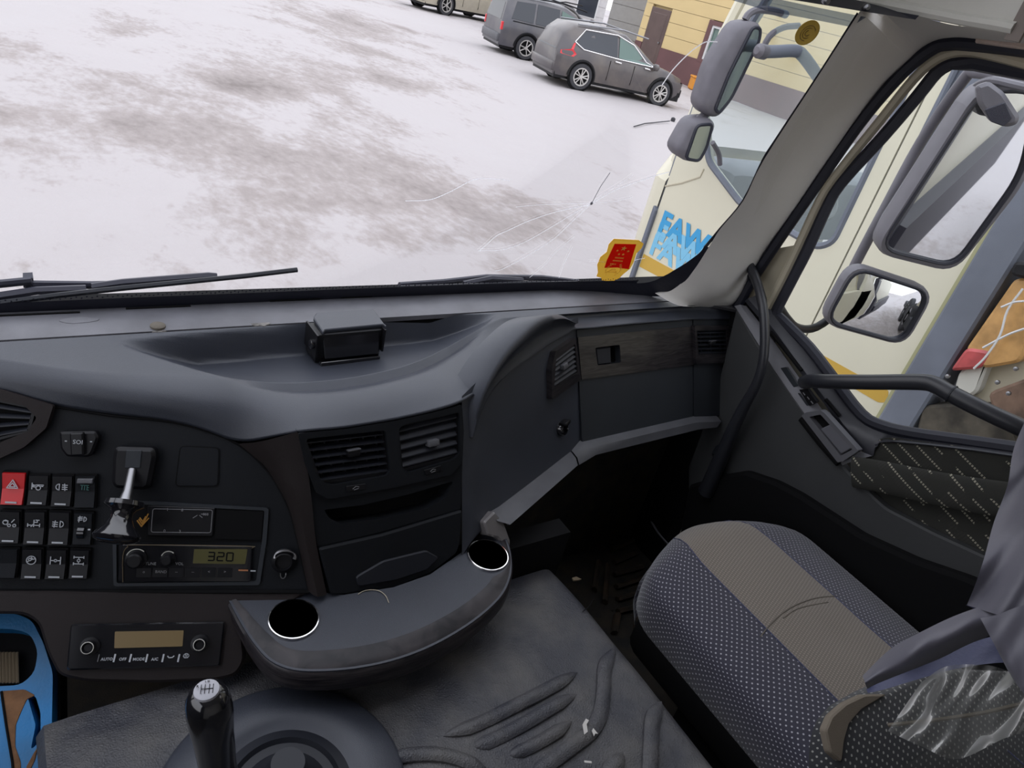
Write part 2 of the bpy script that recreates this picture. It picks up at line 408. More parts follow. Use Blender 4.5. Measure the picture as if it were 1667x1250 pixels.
def lathe(bm, O, axis, prof, n=32, cap=True):
    """prof: (radius, distance along axis)"""
    O = V(O); ax = V(axis).normalized(); a = ax.orthogonal().normalized(); b = ax.cross(a); prev = None; first = None
    for r, h in prof:
        ring = [bm.verts.new(O + ax * h + (a * math.cos(2 * math.pi * k / n) + b * math.sin(2 * math.pi * k / n)) * max(r, 1e-5)) for k in range(n)]
        if prev:
            for k in range(n):
                l = (k + 1) % n; bm.faces.new((prev[k], prev[l], ring[l], ring[k]))
        else: first = ring
        prev = ring
    if cap: bm.faces.new(first[::-1]); bm.faces.new(prev)
    return bm
def boxw(bm, lo, hi, mtx=None):
    lo, hi = V(lo), V(hi)
    c = [V((x, y, z)) for x in (lo.x, hi.x) for y in (lo.y, hi.y) for z in (lo.z, hi.z)]
    if mtx: c = [mtx @ q for q in c]
    v = [bm.verts.new(q) for q in c]
    for f in ((0, 1, 3, 2), (4, 6, 7, 5), (0, 4, 5, 1), (2, 3, 7, 6), (0, 2, 6, 4), (1, 5, 7, 3)): bm.faces.new([v[i] for i in f])
    return v
def rbox(bm, lo, hi, r=.01, mtx=None, seg=2):
    b2 = B(); boxw(b2, lo, hi, None)
    bmesh.ops.bevel(b2, geom=b2.edges[:] + b2.verts[:], offset=r, segments=seg, affect='EDGES', profile=.5)
    mp = {}
    for v in b2.verts: mp[v] = bm.verts.new((mtx @ v.co) if mtx else v.co)
    for f in b2.faces: bm.faces.new([mp[v] for v in f.verts])
    b2.free()
def gridm(bm, rows):
    """rows: list of lists of points"""
    R = [[bm.verts.new(p) for p in r] for r in rows]
    for i in range(len(R) - 1):
        for j in range(len(R[i]) - 1):
            bm.faces.new((R[i][j], R[i][j + 1], R[i + 1][j + 1], R[i + 1][j]))
    return R
def strokes(bm, F, c, lines, w, h, sx=1.0):
    """flat strokes on the frame around 2-D centre c; lines in metres"""
    for ln in lines:
        for a, b in zip(ln[:-1], ln[1:]):
            a_, b_ = V((c[0] + a[0] * sx, c[1] + a[1])), V((c[0] + b[0] * sx, c[1] + b[1])); d = b_ - a_
            if d.length < 1e-7: continue
            d.normalize(); n = V((-d.y, d.x)) * w * .5; e = d * w * .3
            q = [a_ - e + n, b_ + e + n, b_ + e - n, a_ - e - n]
            top = [bm.verts.new(F.w(p, h)) for p in q]; bot = [bm.verts.new(F.w(p, h - .0004)) for p in q]
            bm.faces.new(top)
            for i in range(4): bm.faces.new((top[i], top[(i + 1) % 4], bot[(i + 1) % 4], bot[i]))
def circ(r, n=14, a0=0, a1=360, cx=0, cy=0):
    return [(cx + r * math.cos(math.radians(a0 + (a1 - a0) * k / n)), cy + r * math.sin(math.radians(a0 + (a1 - a0) * k / n))) for k in range(n + 1)]
def text(bm, body, F, c, size, h, width=None, align='CENTER', shear=0.0, bold=0.0, rot=0.0):
    cu = bpy.data.curves.new('t', 'FONT'); cu.body = body; cu.size = size; cu.align_x = align; cu.align_y = 'CENTER'; cu.extrude = .0003; cu.offset = bold; cu.shear = shear; cu.resolution_u = 2
    ob = bpy.data.objects.new('t', cu); COL.objects.link(ob)
    dg = bpy.context.evaluated_depsgraph_get(); me = bpy.data.meshes.new_from_object(ob.evaluated_get(dg))
    xs = [v.co.x for v in me.vertices] or [0, 1]; s = 1.0
    if width: s = width / (max(xs) - min(xs))
    vs = []
    for v in me.vertices:
        x, y = v.co.x * s, v.co.y
        vs.append(bm.verts.new(F.w((c[0] + x * math.cos(rot) - y * math.sin(rot), c[1] + x * math.sin(rot) + y * math.cos(rot)), h + v.co.z)))
    for p in me.polygons:
        try: bm.faces.new([vs[i] for i in p.vertices])
        except ValueError: pass
    bpy.data.objects.remove(ob); bpy.data.meshes.remove(me)
def interp(tab, x):
    if x <= tab[0][0]: return tab[0][1:]
    for a, b in zip(tab[:-1], tab[1:]):
        if x <= b[0]:
            t = (x - a[0]) / (b[0] - a[0]); return tuple(p + (q - p) * t for p, q in zip(a[1:], b[1:]))
    return tab[-1][1:]

# ------------------------------------------------------------------ real planes of the place
GZ = -2.1                                            # snow level
FD = yawframe((.30, .70, -.85), -21.5, 30)           # driver's switch panel
FH = yawframe(FD.P(500, 962), -19.5, 45)             # lower console with climate unit
FS = yawframe((.43, .796, -.63), 2, 25)              # centre stack
FG = yawframe((1.1, .996, -.62), 1.5, 26)            # glovebox face
FR = Frame(FS.P(752, 660), (FG.P(939, 540) - FS.P(752, 660)).xy.to_3d(), FG.e2)   # panel between stack and glovebox
HZ, FLZ, SEZ = -.95, -1.40, -.88
FT = Frame((.4, .4, HZ), (1, 0, 0), (0, 1, 0))       # engine cover top
FC = Frame((.4, .6, -.86), (1, 0, 0), (0, 1, 0))     # cup shelf
DX = 1.46
FX = Frame((DX, .6, -.6), (0, -1, 0), (0, 0, 1))     # passenger door, facing the cab (normal -X)
NX = 2.9
FN = Frame((NX, 2, -.8), (0, -1, 0), (0, 0, 1))      # side of the neighbouring truck
def wsy(x, z): return 1.13 - .38 * (z + .585) - .5 * max(0, x - .9) ** 2
def WS(u, v, off=0.0):
    d = ray(u, v); k = 1.0 / d.y
    for _ in range(30):
        p = d * k; k = (wsy(p.x, p.z) - off) / d.y
    return d * k

# ================================================================== GROUND
random.seed(11)
def dirt(x, y):
    n = noise.fractal(V((x * .22 + 3, y * .13, 0)), 1.0, 2.0, 4) * .42
    n += noise.fractal(V((x * .9, y * .6 + 5, 2)), 1.0, 2.0, 4) * .26
    d = .24 + n
    for (cx_, cy_, rx, ry, a, w) in SPOTS:
        dx, dy = x - cx_, y - cy_; c, s = math.cos(a), math.sin(a); p, q = dx * c + dy * s, -dx * s + dy * c
        d += w * math.exp(-((p / rx) ** 2 + (q / ry) ** 2))
    return d
def gp(u, v): p = at(u, v, z=GZ); return p.x, p.y
SPOTS = []
for (u, v, rx, ry, a, w) in ((405, 140, .9, .5, .1, .45), (630, 135, .9, .7, .2, .35), (350, 95, 2.2, .8, .3, .12), (860, 380, .55, .45, .3, .40), (790, 350, 1.2, .5, .3, .22), (600, 290, 1.5, .8, .2, .22),
                             (330, 230, 1.6, .9, .2, .2), (150, 170, 1.6, 1.2, .3, .16), (480, 340, 1.3, .5, .1, .22), (130, 300, 1.0, .5, .1, .12), (700, 390, .7, .3, .1, .3), (950, 330, .8, .3, .1, .12), (90, 120, 2.5, 1.2, .3, .14), (820, 440, .5, .2, 0, .2), (500, 250, 1.6, .6, .2, .16), (250, 400, 1.2, .3, 0, .1)):
    x, y = gp(u, v); SPOTS.append((x, y, rx, ry, a, w))
for (u, v) in ((1010, 250), (1150, 240)): x, y = gp(u, v); SPOTS.append((x, y, 1.2, 1.0, 0, -.25))
bm = B(); ys = []; y = -30.0
while y < 90: ys.append(y); y += .14 if 1 < y < 8 else (.3 if 0 < y < 30 else 3.0)
xs = []; x = -40.0
while x < 90: xs.append(x); x += .16 if -3 < x < 9 else (.35 if -4 < x < 30 else 3.0)
R = gridm(bm, [[V((x, y, GZ + .03 * noise.noise(V((x * .5, y * .5, 0))) + (.02 * noise.noise(V((x * 2, y * 2, 4))) if 0 < y < 30 else 0))) for x in xs] for y in ys])
vals = [dirt(x, y) for y in ys for x in xs]
g = build('snow_ground', bm, snow_m, None, smooth=True); g['kind'] = 'structure'
a = g.data.attributes.new('dirt', 'FLOAT', 'POINT'); a.data.foreach_set('value', vals)

# ================================================================== BUILDINGS
B1, B2 = at(1096, 131, z=GZ), at(1139.5, 146, z=GZ)
bd = (B2 - B1).xy.to_3d().normalized(); bd = V((.53, -.848, 0)).normalized() if bd.length < .1 else bd
FB = Frame(B1, bd, (0, 0, 1))                        # normal points back to the yard
if FB.n.dot(-B1) < 0: FB = Frame(B1, -bd, (0, 0, 1))
t = thing('office_building', 'yellow sided building with maroon plinth behind the parked cars', 'building', B1)
def bx2(u, v): return FB.px(u, v)
x0 = bx2(1037, 60)[0]; x1 = bx2(1290, 170)[0]; xl, xr = min(x0, x1), max(x0, x1)
ptop = FB.px(1078, 78)[1]
dl, dr_ = sorted((FB.px(1063, 10)[0], FB.px(1094, 19)[0])); dtop = FB.px(1078, 14)[1]
w0, w1 = sorted((FB.px(1161, 41)[0], FB.px(1193, 50)[0])); wt = FB.px(1161, 41)[1]; wbt = FB.px(1143, 96)[1]
sgn = 1 if x1 > x0 else -1
far = 6.0
xl2, xr2 = (xl, xr + far)
door = [(dl, -.1), (dr_, -.1), (dr_, dtop), (dl, dtop)]
win = [(w0, wbt), (w1, wbt), (w1, wt), (w0, wt)]
# siding boards
k = 0; zz = ptop
while zz < 5.2:
    z2 = zz + .42
    b_ = B()
    segs = [(xl2, xr2)]
    for (a_, c_, lo, hi) in ((dl, dr_, -1, dtop), (w0 - .05, w1 + .05, wbt, wt + .03)):
        if zz < hi - .05 and z2 > lo + .05:
            ns = []
            for s in segs:
                if a_ > s[0]: ns.append((s[0], min(a_, s[1])))
                if c_ < s[1]: ns.append((max(c_, s[0]), s[1]))
            segs = ns
    for s in segs:
        if s[1] > s[0]: plate(b_, FB, [(s[0], zz), (s[1], zz), (s[1], z2 - .012), (s[0], z2 - .012)], (), -.1, 0.0)
    build('siding_board', b_, ywall_m, t); zz = z2
b_ = B()
plate(b_, FB, [(xl2, -.3), (dl, -.3), (dl, ptop), (xl2, ptop)], (), -.1, .04); plate(b_, FB, [(dr_, -.3), (xr2, -.3), (xr2, ptop), (dr_, ptop)], (), -.1, .04)
build('plinth', b_, plinth_m, t)
b_ = B(); plate(b_, FB, [(xl2, -.3), (xr2, -.3), (xr2, 5.2), (xl2, 5.2)], (), -5, -.12); build('wall_core', b_, ywall_m, t)
b_ = B(); plate(b_, FB, door, (), -.08, .03, .02); d = build('door', b_, bdoor_m, t)
b_ = B(); plate(b_, FB, [(dl + .12, .2), (dr_ - .12, .2), (dr_ - .12, dtop - .15), (dl + .12, dtop - .15)], (), .02, .05, .02); build('door_panel', b_, bdoor_m, d)
b_ = B(); cx_ = dr_ - .12; lathe(b_, FB.w((cx_, 1.0), .03), FB.n, [(.03, 0), (.03, .06)], 10); build('door_handle', b_, steel_m, d)
b_ = B(); plate(b_, FB, [(w0 - .16, wbt - .1), (w1 + .16, wbt - .1), (w1 + .16, wt + .14), (w0 - .16, wt + .14)], [[(w0, wbt), (w1, wbt), (w1, wt), (w0, wt)]], -.05, .05)
wn_ = build('window', b_, plinth_m, t)
wm = (w0 + w1) / 2
for (p, q) in ((w0, wm - .02), (wm + .02, w1)):
    b_ = B(); plate(b_, FB, [(p, wbt), (q, wbt), (q, wt), (p, wt)], [[(p + .07, wbt + .07), (q - .07, wbt + .07), (q - .07, wt - .07), (p + .07, wt - .07)]], -.06, .02); build('sash', b_, pvc_m, wn_)
    b_ = B(); plate(b_, FB, [(p + .07, wbt + .07), (q - .07, wbt + .07), (q - .07, wt - .07), (p + .07, wt - .07)], (), -.08, -.05); build('pane', b_, MATS['green_glass'], wn_)
# orange bin at the wall foot
p = at(1130, 146, z=GZ)
t = thing('grit_bin', 'small orange bin at the foot of the yellow building', 'bin', p)
b_ = B(); rot = Matrix.Translation(p) @ Matrix.Rotation(-.5, 4, 'Z')
rbox(b_, (-.2, -.2, 0), (.2, .2, .36), .03, rot); build('bin_body', b_, orange_m, t)
b_ = B(); rbox(b_, (-.22, -.22, .36), (.22, .22, .42), .02, rot); build('bin_lid', b_, orange_m, t)
# grey shed and further buildings along the back of the yard
def block(name, label, u0, u1, v, dist, hgt, m, win=None, yaw=0.0):
    a0, a1 = at(u0, v, z=GZ), at(u1, v, z=GZ)
    a0 = V((a0.x, a0.y, 0)).normalized() * dist; a1 = V((a1.x, a1.y, 0)).normalized() * dist
    a0.z = a1.z = GZ
    F = Frame(a0, (a1 - a0), (0, 0, 1))
    if F.n.dot(-a0) < 0: F = Frame(a1, (a0 - a1), (0, 0, 1))
    L_ = (a1 - a0).length
    t = thing(name, label, 'building', a0)
    b_ = B(); plate(b_, F, [(0, -.3), (L_, -.3), (L_, hgt), (0, hgt)], (), -6, -.03); build('wall_core', b_, m, t)
    z = 0.0
    while z < hgt - .1:
        b_ = B(); plate(b_, F, [(0, z), (L_, z), (L_, z + .58), (0, z + .58)], (), -.04, 0.0); build('siding_board', b_, m, t); z += .6
    b_ = B(); plate(b_, F, [(-.3, hgt), (L_ + .3, hgt), (L_ + .3, hgt + .25), (-.3, hgt + .25)], (), -6.3, .3); build('roof', b_, wwall_m, t)
    if win:
        for (p0, z0, p1, z1) in win:
            b_ = B(); plate(b_, F, [(p0 * L_, z0), (p1 * L_, z0), (p1 * L_, z1), (p0 * L_, z1)], (), 0, .05, .03); f = build('window', b_, pvc_m, t)
            e = .08; b_ = B(); plate(b_, F, [(p0 * L_ + e, z0 + e), (p1 * L_ - e, z0 + e), (p1 * L_ - e, z1 - e), (p0 * L_ + e, z1 - e)], (), .04, .07); build('pane', b_, cglass_m, f)
    return t
block('grey_shed', 'grey sided shed with a small window left of the yellow building', 985, 1046, 50, 34, 4.6, gwall_m, [(.35, 2.2, .62, 3.3)])
block('garage_block', 'white garage block far behind the dark estate car', 895, 985, 20, 52, 5, wwall_m, [(.45, .4, .85, 3.2)])
block('brick_store', 'low pinkish store building at the far end of the yard', 760, 900, 5, 60, 4, pwall_m, [(.2, 1, .4, 2.4)])

# ================================================================== CARS
def car(name, label, P0, P1, wb, paint, st, w=.92, rear_glass=True, kindred='crossover'):
    """P0 rear wheel contact, P1 front wheel contact (near side). st: list of stations (x, top z, belt z, width factor)"""
    P0, P1 = V(P0), V(P1); dirn = (P1 - P0); dirn.z = 0; s = dirn.length / wb; dirn.normalize(); side = V((-dirn.y, dirn.x, 0))
    if side.y < 0: side = -side
    O = P0 + side * w * s                              # centre line
    def T(x, y, z): return O + dirn * x * s + side * y * s + V((0, 0, z * s))
    t = thing(name, label, 'car', O)
    b_ = B(); rows = []
    for (x, top, belt, wf) in st:
        W_ = w * wf; cab = top - belt > .12
        re = W_ * (.80 if cab else .93)
        r = []
        half = [(W_ * .96, .28), (W_, .5), (W_, .72), (W_ * .985, belt - .04), (W_ * .95, belt), (re, top - (.09 if cab else .03)), (re * .86, top - .01), (0, top + .02)]
        for (yy, zz) in half: r.append(T(x, -yy, zz))
        for (yy, zz) in reversed(half[:-1]): r.append(T(x, yy, zz))
        rows.append(r)
    R = gridm(b_, rows)
    b_.faces.new(R[0]); b_.faces.new(R[-1][::-1])
    bmesh.ops.triangulate(b_, faces=[f for f in b_.faces if len(f.verts) > 4])
    build('body', b_, paint, t, smooth=50)
    # underside
    b_ = B(); x0_, x1_ = st[0][0] + .05, st[-1][0] - .05
    v = [T(x0_, -w * .9, .2), T(x1_, -w * .9, .2), T(x1_, w * .9, .2), T(x0_, w * .9, .2), T(x0_, -w * .9, .45), T(x1_, -w * .9, .45), T(x1_, w * .9, .45), T(x0_, w * .9, .45)]
    vv = [b_.verts.new(q) for q in v]
    for f in ((0, 1, 2, 3), (4, 5, 6, 7), (0, 1, 5, 4), (2, 3, 7, 6), (1, 2, 6, 5), (0, 3, 7, 4)): b_.faces.new([vv[i] for i in f])
    build('sill_cladding', b_, black_m, t)
    def onside(x, f, sd=-1, off=.012):
        """point on the glasshouse: f 0 at belt, 1 at roof edge"""
        top, belt, wf = interp([(a[0], a[1], a[2], a[3]) for a in st], x)
        W_ = w * wf; re = W_ * (.80 if top - belt > .12 else .93)
        return T(x, sd * (W_ * .95 + (re - W_ * .95) * f + off), belt + (top - .09 - belt) * f)
    def panelside(name_, loop, m, par, sd=-1):
        b_ = B(); vs = [b_.verts.new(onside(x, f, sd)) for x, f in loop]
        for tr in tessellate_polygon([[V((x, f, 0)) for x, f in loop]]): b_.faces.new([vs[i] for i in tr])
        return build(name_, b_, m, par)
    for sd in (-1, 1):
        for loop, m in GL[kindred]: panelside('side_window', loop, m, t, sd)
    b_ = B(); 
    for sd in (-1, 1):
        lp = TRIM[kindred]
        tube(b_, [onside(x, f, sd, .02) for x, f in lp], .016 * s, 5, closed=False)
    build('window_trim', b_, chrome_m if kindred == 'crossover' else black_m, t)
    for x in (0, wb):
        for sd in (-1, 1):
            wh = B(); c = T(x, sd * (w - .10), .35); ax = side * sd
            lathe(wh, c, ax, [(.20 * s, -.1 * s), (.34 * s, -.09 * s), (.36 * s, -.05 * s), (.36 * s, .09 * s), (.33 * s, .13 * s), (.25 * s, .13 * s), (.24 * s, .08 * s)], 22)
            wo_ = build('wheel', wh, tyre_m, t, smooth=True)
            rm = B(); lathe(rm, c, ax, [(.245 * s, .10 * s), (.245 * s, .135 * s), (.215 * s, .135 * s), (.205 * s, .10 * s)], 22, cap=False)
            lathe(rm, c, ax, [(.05 * s, .09 * s), (.05 * s, .135 * s)], 8)
            a_ = V((0, 0, 1)); b2 = ax.cross(a_)
            for k in range(10 if kindred == 'crossover' else 6):
                an = 2 * math.pi * (k + .3 * (k % 2)) / (10 if kindred == 'crossover' else 6); d = a_ * math.cos(an) + b2 * math.sin(an)
                tube(rm, [c + ax * .12 * s + d * .04 * s, c + ax * .125 * s + d * .22 * s], .018 * s, 5)
            build('rim', rm, alloy_m, wo_)
            ar = B(); pts = [T(x + .42 * math.cos(math.radians(q)), sd * (w * 1.0), .35 + .42 * math.sin(math.radians(q))) for q in range(-10, 191, 12)]
            tube(ar, pts, .035 * s, 6); build('wheel_arch', ar, black_m, t, smooth=True)
    # dark arches behind the wheels
    ad = B()
    for x in (0, wb):
        for sd in (-1, 1): lathe(ad, T(x, sd * (w - .05), .35), side * sd, [(.41 * s, 0), (.41 * s, .056 * s)], 24)
    build('wheel_well', ad, matte_m, t)
    # lights, bumper, handles
    xr_ = st[0][0]; xf_ = st[-1][0]
    def bodyw(x, z):
        top, belt, wf = interp([(a[0], a[1], a[2], a[3]) for a in st], x); W_ = w * wf; re = W_ * (.80 if top - belt > .12 else .93)
        return interp([(.28, W_ * .96), (.5, W_), (.72, W_), (belt - .04, W_ * .985), (belt, W_ * .95), (max(belt + .05, top - .09), re)], z)[0]
    for sd in (-1, 1):
        b_ = B()
        if kindred == 'crossover':
            for pts in ([(-.78, .93), (-.5, 1.0), (-.43, 1.16), (-.36, 1.19), (-.42, 1.0), (-.30, .90), (-.38, .82), (-.78, .84)],):
                vs = [b_.verts.new(T(x, sd * (bodyw(x, z) + .012), z)) for x, z in pts]
                for tr in tessellate_polygon([[V((x, z, 0)) for x, z in pts]]): b_.faces.new([vs[i] for i in tr])
        else:
            rbox(b_, (-.0, -.0, 0), (.07, .10, .24), .015, Matrix(((dirn.x * s, side.x * s, 0, 0), (dirn.y * s, side.y * s, 0, 0), (0, 0, s, 0), (0, 0, 0, 1))).to_4x4())
            dd = T(xr_ - .02, sd * (w - .08) - .06, .72); bmesh.ops.translate(b_, verts=b_.verts[:], vec=dd)
        build('tail_lamp', b_, tail_m, t)
    b_ = B(); M4 = Matrix(((dirn.x * s, side.x * s, 0, O.x), (dirn.y * s, side.y * s, 0, O.y), (0, 0, s, O.z), (0, 0, 0, 1)))
    rbox(b_, (xr_ - .07, -w * .9, .36), (xr_ + .12, w * .9, .60), .04, M4); build('rear_bumper', b_, paint if kindred == 'crossover' else ledge_m, t, smooth=True)
    b_ = B(); rbox(b_, (xf_ - .1, -w * .8, .3), (xf_ + .06, w * .8, .55), .04, M4); build('front_bumper', b_, black_m, t, smooth=True)
    for sd in (-1, 1):
        for x in (.35 * wb, .72 * wb):
            b_ = B(); tube(b_, [T(x, sd * (w + .02), .93), T(x + .2, sd * (w + .02), .92)], .02 * s, 6); build('door_handle', b_, chrome_m, t)
        b_ = B(); lathe(b_, T(wb * .82, sd * (w + .1), 1.02), dirn, [(.05 * s, -.04 * s), (.1 * s, 0), (.09 * s, .1 * s), (.03 * s, .15 * s)], 12); build('door_mirror', b_, paint, t, smooth=True)
    if rear_glass:
        b_ = B(); top, belt, wf = interp([(a[0], a[1], a[2], a[3]) for a in st], xr_)
        zt, zb = st[1][1] - .1, st[0][2] + .02
        x_t = st[1][0]; q = [T(xr_ - .01, -w * .75, zb), T(xr_ - .01, w * .75, zb), T(x_t - .02, w * .66, zt), T(x_t - .02, -w * .66, zt)]
        b_.faces.new([b_.verts.new(p) for p in q]); build('rear_window', b_, cglass_m, t)
    b_ = B(); tube(b_, [T(-.35, -w * .72, st[2][1] + .03), T(.4 * wb, -w * .74, st[3][1] + .06), T(.72 * wb, -w * .72, st[4][1] + .02)], .022 * s, 6)
    tube(b_, [T(-.35, w * .72, st[2][1] + .03), T(.4 * wb, w * .74, st[3][1] + .06), T(.72 * wb, w * .72, st[4][1] + .02)], .022 * s, 6)
    build('roof_rail', b_, steel_m if kindred == 'crossover' else black_m, t)
    # door shut lines
    b_ = B()
    for x in (.30 * wb, .60 * wb):
        for sd in (-1, 1): tube(b_, [T(x, sd * (w + .001), .4), T(x, sd * (w + .001), .93)], .008 * s, 4)
    build('shut_line', b_, matte_m, t)
    return t
GL = {'crossover': [([(-.38, .25), (-.1, .95), (.9, .98), (1.0, .06), (-.1, .05)], cglass_m), ([(1.06, .06), (.98, .98), (1.5, .95), (1.95, .50), (2.25, .08)], cglass2_m)],
      'estate': [([(-.66, .1), (-.55, .92), (.1, .95), (.1, .08)], cglass_m), ([(.17, .08), (.17, .95), (.95, .96), (1.0, .08)], cglass_m), ([(1.07, .08), (1.03, .95), (1.6, .95), (2.05, .1)], cglass2_m)],
      'saloon': [([(-.1, .1), (.25, .9), (.95, .96), (1.0, .1)], cglass_m), ([(1.06, .1), (1.02, .96), (1.5, .9), (2.05, .1)], cglass_m)]}
TRIM = {'crossover': [(-.40, .3), (-.12, 1.0), (.9, 1.02), (1.5, 1.0), (2.0, .5), (2.3, .04), (1.0, .0), (-.1, .0), (-.40, .3)],
        'estate': [(-.6, 0), (2.1, 0)], 'saloon': [(-.1, 0), (2.1, 0)]}
ST_cross = [(-.86, .98, .90, .90), (-.74, 1.36, 1.0, .95), (-.45, 1.60, 1.06, 1), (.4, 1.69, 1.04, 1), (1.2, 1.66, 1.0, 1), (1.75, 1.42, .98, 1), (2.30, 1.08, 1.0, 1), (2.9, .98, .94, .98), (3.35, .86, .80, .92), (3.5, .62, .6, .80)]
ST_estate = [(-.95, 1.04, .98, .96), (-.86, 1.60, 1.02, .98), (-.6, 1.73, 1.04, 1), (.4, 1.78, 1.04, 1), (1.2, 1.75, 1.02, 1), (1.6, 1.62, 1.02, 1), (2.1, 1.16, 1.03, 1), (2.9, 1.06, 1.0, .98), (3.3, .98, .9, .94), (3.42, .7, .66, .88)]
ST_saloon = [(-1.0, .85, .80, .90), (-.9, 1.02, .95, .95), (-.35, 1.12, .98, 1), (.35, 1.40, .98, 1), (1.1, 1.45, .96, 1), (1.5, 1.38, .95, 1), (2.1, 1.02, .95, 1), (2.9, .92, .86, .98), (3.35, .75, .70, .9), (3.5, .55, .5, .8)]
HD = V((.975, -.22, 0)); PC = at(940, 146, z=GZ)
car('crossover_car', 'dirty dark grey crossover with red arrow tail lamp in front of the yellow building', PC, PC + HD * 2.22, 2.7, carg_m, ST_cross)
p0 = at(852, 97, z=GZ)
car('estate_car', 'boxy dark estate off-roader behind the grey crossover', p0, p0 + HD * 2.3, 2.7, card_m, ST_estate, kindred='estate')
car('saloon_car', 'beige saloon parked at the top edge of the yard', at(724, 25, z=GZ), at(806, 40, z=GZ), 2.7, carb_m, ST_saloon, kindred='saloon', w=.86)
p0 = at(985, 58, z=GZ); p0 = V((p0.x, p0.y, 0)).normalized() * 30; p0 += V((-3.0, 0, GZ))
car('dark_hatchback', 'dark green car with pale glass between the estate car and the grey shed', p0, p0 + V((2.7, .2, 0)), 2.7, card_m, ST_saloon, kindred='saloon')
# broken lamp post stub lying in the snow
b_ = B(); tube(b_, [at(1032, 206, z=GZ + .02), at(1050, 201, z=GZ + .03), at(1090, 197, z=GZ + .04)], .012, 6); lathe(b_, at(1095, 197, z=GZ), (0, 0, 1), [(.05, 0), (.05, .06), (.02, .08)], 8)
tag(build('scrap_stick', b_, tyre_m, None), 'thin dark stick lying on the clean snow beyond the white truck', 'stick')

# ================================================================== NEIGHBOUR TRUCK
NTL = (-1, -1)
nt = thing('neighbour_truck', 'cream lorry parked alongside on the right with blue FAW lettering', 'truck', (4.1, 1.9, GZ))
yf = FN.px(1065, 330)[0]                              # nose
yd0 = FN.px(1065, 355)[0]
a_line = (FN.px(1100, 250)[0] + FN.px(1032, 455)[0]) / 2 # door front gap
a_back = (FN.px(1470, 240)[0] + FN.px(1345, 470)[0]) / 2 # door rear gap
a_col0 = (FN.px(1601, 400)[0] + FN.px(1428, 682)[0]) / 2; a_col1 = (FN.px(1667, 410)[0] + FN.px(1496, 685)[0]) / 2
b0, btop = -1.25, 1.35
def nn(y_, z_): return (-(y_ - 2), z_ + .8)
def n2(u, v): return FN.px(u, v)
# window opening of the door: front bottom corner, sill, rear bottom corner, rear top, front top
wo_px = [(1152, 262), (1168, 283), (1205, 332)]
wl = [n2(*p) for p in wo_px]
rb = n2(1300, 512); rb2 = n2(1311, 470)
wloop = [(wl[0][0] + .01, wl[0][1]), wl[1], wl[2], (rb[0] - .06, rb[1] + .42), (rb2[0] + .0, rb[1] + .47), (rb2[0] + .02, .80), (a_line + .36, .80), (a_line + .16, .35)]
wz = wl[2][1]
wloop = [(wl[0][0], wl[0][1]), wl[1], wl[2], (a_back - .14, wz - .02), (a_back - .08, wz + .03), (a_back - .08, 1.0), (a_line + .24, 1.02), (a_line + .05, .45)]
wloop = roundpoly(wloop, .05, 4)
b_ = B(); plate(b_, FN, [(a_line + .006, b0), (a_back - .004, b0), (a_back - .004, 1.25), (a_line + .20, 1.25), (a_line + .006, .5)], [wloop], -.05, 0.0)
ndoor = build('truck_door', b_, cream_m, nt)
# corner panel ahead of the door, curving round to the nose
noseA = n2(1075, 262)[0] - .02
b_ = B(); rows = []
for (dn, a_) in ((0, a_line - .008), (-.005, a_line - .06), (-.04, a_line - .13), (-.12, a_line - .20), (-.28, a_line - .25), (-.6, a_line - .28), (-1.2, a_line - .29)):
    rows.append([FN.w((a_, z), dn) for z in (b0, -.9, -.6, -.3, 0.02)])
gridm(b_, rows)
gridm(b_, [[r[-1] for r in rows], [q[-1] + V((.06, -.03, .16)) for q in rows]])
build('corner_panel', b_, cream_m, nt, smooth=True)
# cab body behind the door, roof, far side: a shell with openings
win2 = roundpoly([n2(1422, 304), n2(1448, 306), n2(1490, 240), (n2(1540, 130)[0], .9), (n2(1500, 120)[0] - .03, .9)], .04)
wn2a = (n2(1440, 309)[0] - .04, n2(1440, 309)[1]); 
a_w0, a_w1 = a_back + .06, a_back + .30
win2 = roundpoly([(a_w0, wn2a[1]), (a_w1, wn2a[1]), (a_w1, 1.0), (a_w0, 1.0)], .05)
b_ = B(); plate(b_, FN, [(a_back + .004, b0), (a_col0, b0), (a_col0, 1.35), (a_back - .3, 1.35), (a_back + .004, 1.25)], [win2], -.05, 0.0); build('rear_side_panel', b_, cream_m, nt)
b_ = B(); plate(b_, FN, win2, (), -.03, -.015); build('sleeper_window', b_, greyp_m, nt)
b_ = B()
for lp in (wloop,): tube(b_, [FN.w(p, -.005) for p in lp], .016, 6, closed=True)
tube(b_, [FN.w(p, -.005) for p in win2], .012, 6, closed=True)
build('window_seal', b_, greyp_m, nt, smooth=True)
b_ = B(); plate(b_, FN, wloop, (), -.012, -.008); build('window_glass', b_, nb_glass, nt)
# roof, far side door frame, floor tray so one sees through the cab to the yard
b_ = B(); boxw(b_, (NX + .02, 2.9 - .45 - 1.6, .55), (NX + 2.35, 2.9 - .45, .65)); build('cab_roof', b_, cream_m, nt)
b_ = B()
yF = 2 - a_line; yB = 2 - a_back; yC = 2 - a_col0
for (y0_, y1_, z0_, z1_) in ((yC, yF + .02, b0 - .8, -.68), (yC, yB - .1, -.7, .6), (yB - .1, yF + .02, .42, .6), (yF - .12, yF + .02, -.7, .45)):
    boxw(b_, (NX + 2.25, y0_, z0_), (NX + 2.33, y1_, z1_))
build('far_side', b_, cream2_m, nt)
b_ = B(); boxw(b_, (NX + .05, yC, -2.0), (NX + 2.3, yF - .02, -1.6)); boxw(b_, (NX + .06, yC, -1.7), (NX + 2.25, yC + .08, .6)); build('cab_back_wall', b_, greyp_m, nt)
